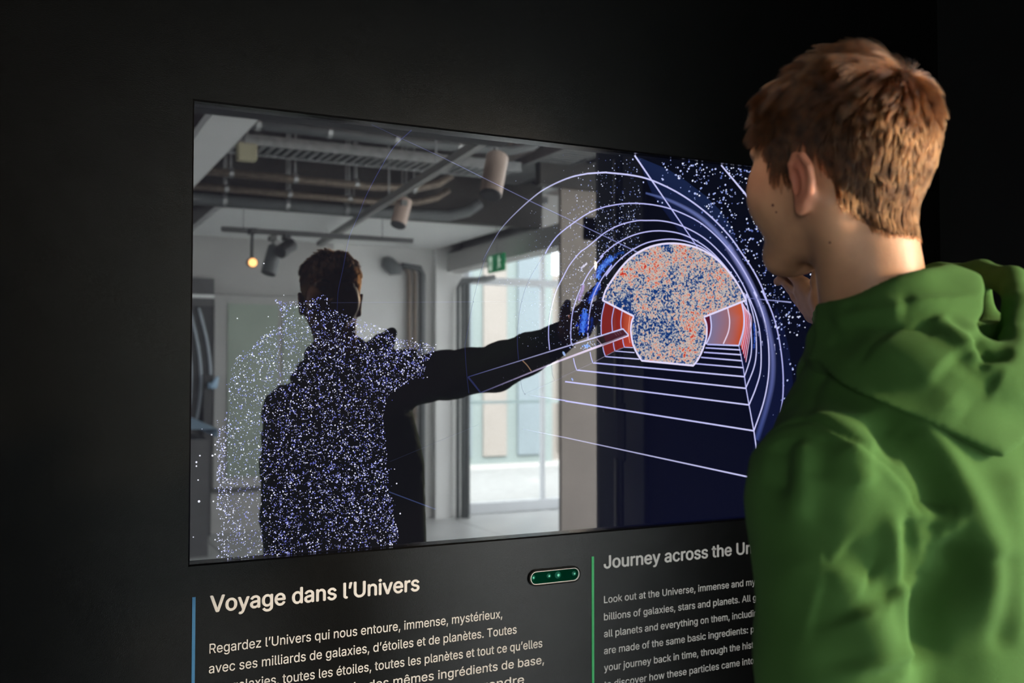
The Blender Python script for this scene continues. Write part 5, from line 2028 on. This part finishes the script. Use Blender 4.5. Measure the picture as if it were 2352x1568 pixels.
# ------------------------------------------------------------------ the hood lying on the back
def hood_sdf(P):
    # collar: thick ring standing round the neck, higher at the back
    c = np.array((.712, -.860, 1.490))
    tilt = np.array(Matrix.Rotation(math.radians(-26), 3, 'X') @ Matrix.Rotation(math.radians(-9), 3, 'Y'))
    L = (P - c) @ tilt
    rr = np.sqrt(L[:, 0] ** 2 + (L[:, 1] / 1.06) ** 2)
    ring = np.sqrt((rr - .0565) ** 2 + (np.clip(np.abs(L[:, 2]) - .016, 0, None)) ** 2) - .0115
    # flat layer over the shoulders, ending in a point on the back
    hs = hoodie_sdf(P)
    th = np.arctan2(P[:, 1] + .862, P[:, 0] - .712)
    dth = np.abs((th - math.radians(-95) + math.pi) % (2 * math.pi) - math.pi)
    ze = 1.383 + .078 * np.clip(dth / math.radians(85), 0, 1) + .25 * np.clip((dth - math.radians(95)) / 1.0, 0, 1)
    lay = smax(smax(hs - .013, ze - P[:, 2], .004), P[:, 2] - 1.52, .01)
    drape = s_ell(P, (.715, -.882, 1.455), (.088, .086, .046))
    inner = s_ell(P, (.752, -.885, 1.490), (.060, .058, .057))
    pouch = s_ell(P, (.748, -.930, 1.440), (.088, .060, .046))
    rim = s_chain(P, [(.680, -.900, 1.505), (.700, -.918, 1.498), (.7125, -.937, 1.481), (.722, -.950, 1.466), (.735, -.960, 1.459), (.765, -.952, 1.476),
                      (.803, -.927, 1.506), (.838, -.893, 1.535), (.850, -.850, 1.548), (.840, -.805, 1.549), (.80, -.775, 1.535)],
                  [.004, .009, .010, .011, .012, .013, .013, .013, .0125, .012, .011], .01)
    frnt = s_chain(P, [(.670, -.838, 1.466), (.688, -.800, 1.450), (.708, -.778, 1.438), (.74, -.77, 1.440), (.775, -.79, 1.46)], [.019, .018, .018, .018, .018], .02)
    d = smin(ring, drape, .012)
    d = smin(d, inner, .014)
    d = smin(d, pouch, .02)
    d = smin(d, frnt, .014)
    d = smin(d, lay, .010)
    vd = np.array((.66, .75, .02))
    for a_, b_ in (((.800, -.775, 1.520), (.775, -.795, 1.46)), ((.842, -.805, 1.528), (.81, -.83, 1.45)), ((.853, -.85, 1.525), (.83, -.87, 1.44)),
                   ((.846, -.893, 1.510), (.83, -.915, 1.44))):
        d = smin(d, s_cap(P, a_, b_, .009, .018), .016)
    d = smin(d, s_chain(P, [(.778, -.805, 1.485), (.798, -.805, 1.510), (.822, -.812, 1.520)], [.020, .018, .014], .01), .02)
    cav = None
    for c_ in ((.815, -.895, 1.548), (.797, -.908, 1.530), (.782, -.918, 1.510), (.766, -.926, 1.488), (.745, -.932, 1.474)):
        k_ = s_cap(P, np.array(c_) - vd * .05, np.array(c_) + vd * .040, .0165, .014)
        cav = k_ if cav is None else smin(cav, k_, .008)
    d = smax(d, -cav, .005)
    d = smin(d, rim, .008)
    d = smax(d, -s_cap(P, (.712, -.858, 1.40), (.706, -.848, 1.60), .0485, .058), .006)
    # hollow it from below so that it lies over the shoulders
    d = smax(d, -(hs + .004), .006)
    return d


HFOLDS = [
    (ZC([(1190, 490), (1000, 520), (800, 545), (700, 600)]), -.004, .006),
    (ZC([(700, 690), (900, 700), (1100, 705), (1220, 700)]), -.0018, .003),
    (ZC([(640, 700), (760, 610), (950, 570), (1120, 580)]), .004, .012),
    (ZC([(1190, 650), (1240, 720), (1290, 740)]), -.0015, .006),
    (ZC([(1280, 620), (1350, 690), (1450, 760), (1550, 840)]), .005, .009),
    (ZC([(1400, 850), (1560, 980), (1700, 1070)]), -.004, .012),
    (ZC([(1600, 960), (1610, 900), (1650, 870)]), -.003, .005),
    (ZC([(700, 820), (900, 880), (1100, 980), (1300, 1100), (1500, 1260)]), .005, .016),
    (ZC([(620, 760), (760, 830), (900, 900)]), -.004, .010),
    (ZC([(950, 760), (1150, 860), (1350, 1000)]), .004, .018),
]
V, Q = surface((axis((.56, .92, .0030)), axis((-1.04, -.70, .0030)), axis((1.33, 1.60, .0030))), hood_sdf, 'hood', None, None, 2)
Q = orient(V, Q)
V = displace(V, Q, HFOLDS, .0012, 8)
hood = np_mesh('hood', V, Q, M['hood'], hoodie)


# ribbed cuff at the raised wrist, and at the hanging one, and the hem
def cuff(name, a, b, r0, r1, parent, n=40, m=10):
    a, b = Vector(a), Vector(b)
    d = (b - a).normalized()
    u = d.cross(Vector((0, 0, 1) if abs(d.z) < .9 else (1, 0, 0))).normalized()
    w_ = d.cross(u)
    mb = MB()
    for i in range(m + 1):
        t = i / m
        for k in range(n):
            th_ = 2 * math.pi * k / n
            r = (r0 + (r1 - r0) * t + .003 * math.sin(math.pi * t)) * (1 + (.03 if k % 2 else -.01))
            mb.v.append(tuple(a + (b - a) * t + (u * math.cos(th_) + w_ * math.sin(th_)) * r))
    for i in range(m + 1):
        t = 1 - i / m
        for k in range(n):
            th_ = 2 * math.pi * k / n
            r = (r0 + (r1 - r0) * t) * .86
            mb.v.append(tuple(a + (b - a) * t + (u * math.cos(th_) + w_ * math.sin(th_)) * r))
    R_ = 2 * (m + 1)
    for i in range(R_):
        for k in range(n):
            mb.f.append((i * n + k, i * n + (k + 1) % n, ((i + 1) % R_) * n + (k + 1) % n, ((i + 1) % R_) * n + k))
    return mb.build(name, M['rib'], parent, smooth=True)


cuff('cuff', (1.079, -.462, 1.502), (1.104, -.392, 1.535), .0385, .0325, hoodie)
cuff('cuff', (.600, -.842, .895), (.603, -.825, .835), .043, .034, hoodie)

# jeans and shoes below the frame
def jeans_sdf(P):
    d = s_sections(P, [(.70, .775, -.862, .150, .115), (.86, .775, -.862, .150, .115), (.92, .775, -.862, .140, .105)])
    for sx in (-.085, .085):
        d = smin(d, s_chain(P, [(.775 + sx, -.862, .80), (.775 + sx * 1.15, -.855, .48), (.775 + sx * 1.2, -.875, .07)], [.090, .068, .056], .02), .02)
    d = smax(d, .045 - P[:, 2], .005)
    d += .003 * np.sin(P[:, 2] * 60 + P[:, 0] * 30) * (P[:, 2] < .3)
    return d


V, Q = surface((axis((.58, .98, .009)), axis((-1.0, -.72, .009)), axis((.02, .94, .009))), jeans_sdf, 'jeans', None, None, 2)
np_mesh('jeans', V, orient(V, Q), M['denim'], person)
for sx in (-.103, .103):
    def shoe_sdf(P, x=.775 + sx * 1.0):
        d = s_chain(P, [(x, -.905, .055), (x * 1.0, -.84, .06), (x, -.76, .045)], [.040, .044, .036], .03)
        d = smin(d, s_cap(P, (x, -.885, .07), (x, -.88, .11), .042, .044), .02)
        return smax(smax(d, .012 - P[:, 2], .004), -(np.linalg.norm((P - np.array((x, -.882, .14)))[:, :2], axis=1) - .036 + 10 * (P[:, 2] < .09)), .004)
    V, Q = surface((axis((.60, .95, .005)), axis((-.97, -.70, .005)), axis((0.0, .18, .005))), shoe_sdf, 'shoe', None, None, 1)
    sh = np_mesh('shoe', V, orient(V, Q), M['shoe'], person)
    mb = MB()
    n0 = []
    x = .775 + sx
    for z in (0.0, .018):
        for k in range(24):
            t = 2 * math.pi * k / 24
            mb.v.append((x + .042 * math.cos(t) * (1 - .12 * math.sin(t)), -.835 + .125 * math.sin(t), z))
    mb.f = [tuple(reversed(range(24))), tuple(range(24, 48))] + [(k, (k + 1) % 24, 24 + (k + 1) % 24, 24 + k) for k in range(24)]
    mb.build('sole', M['sole'], sh)
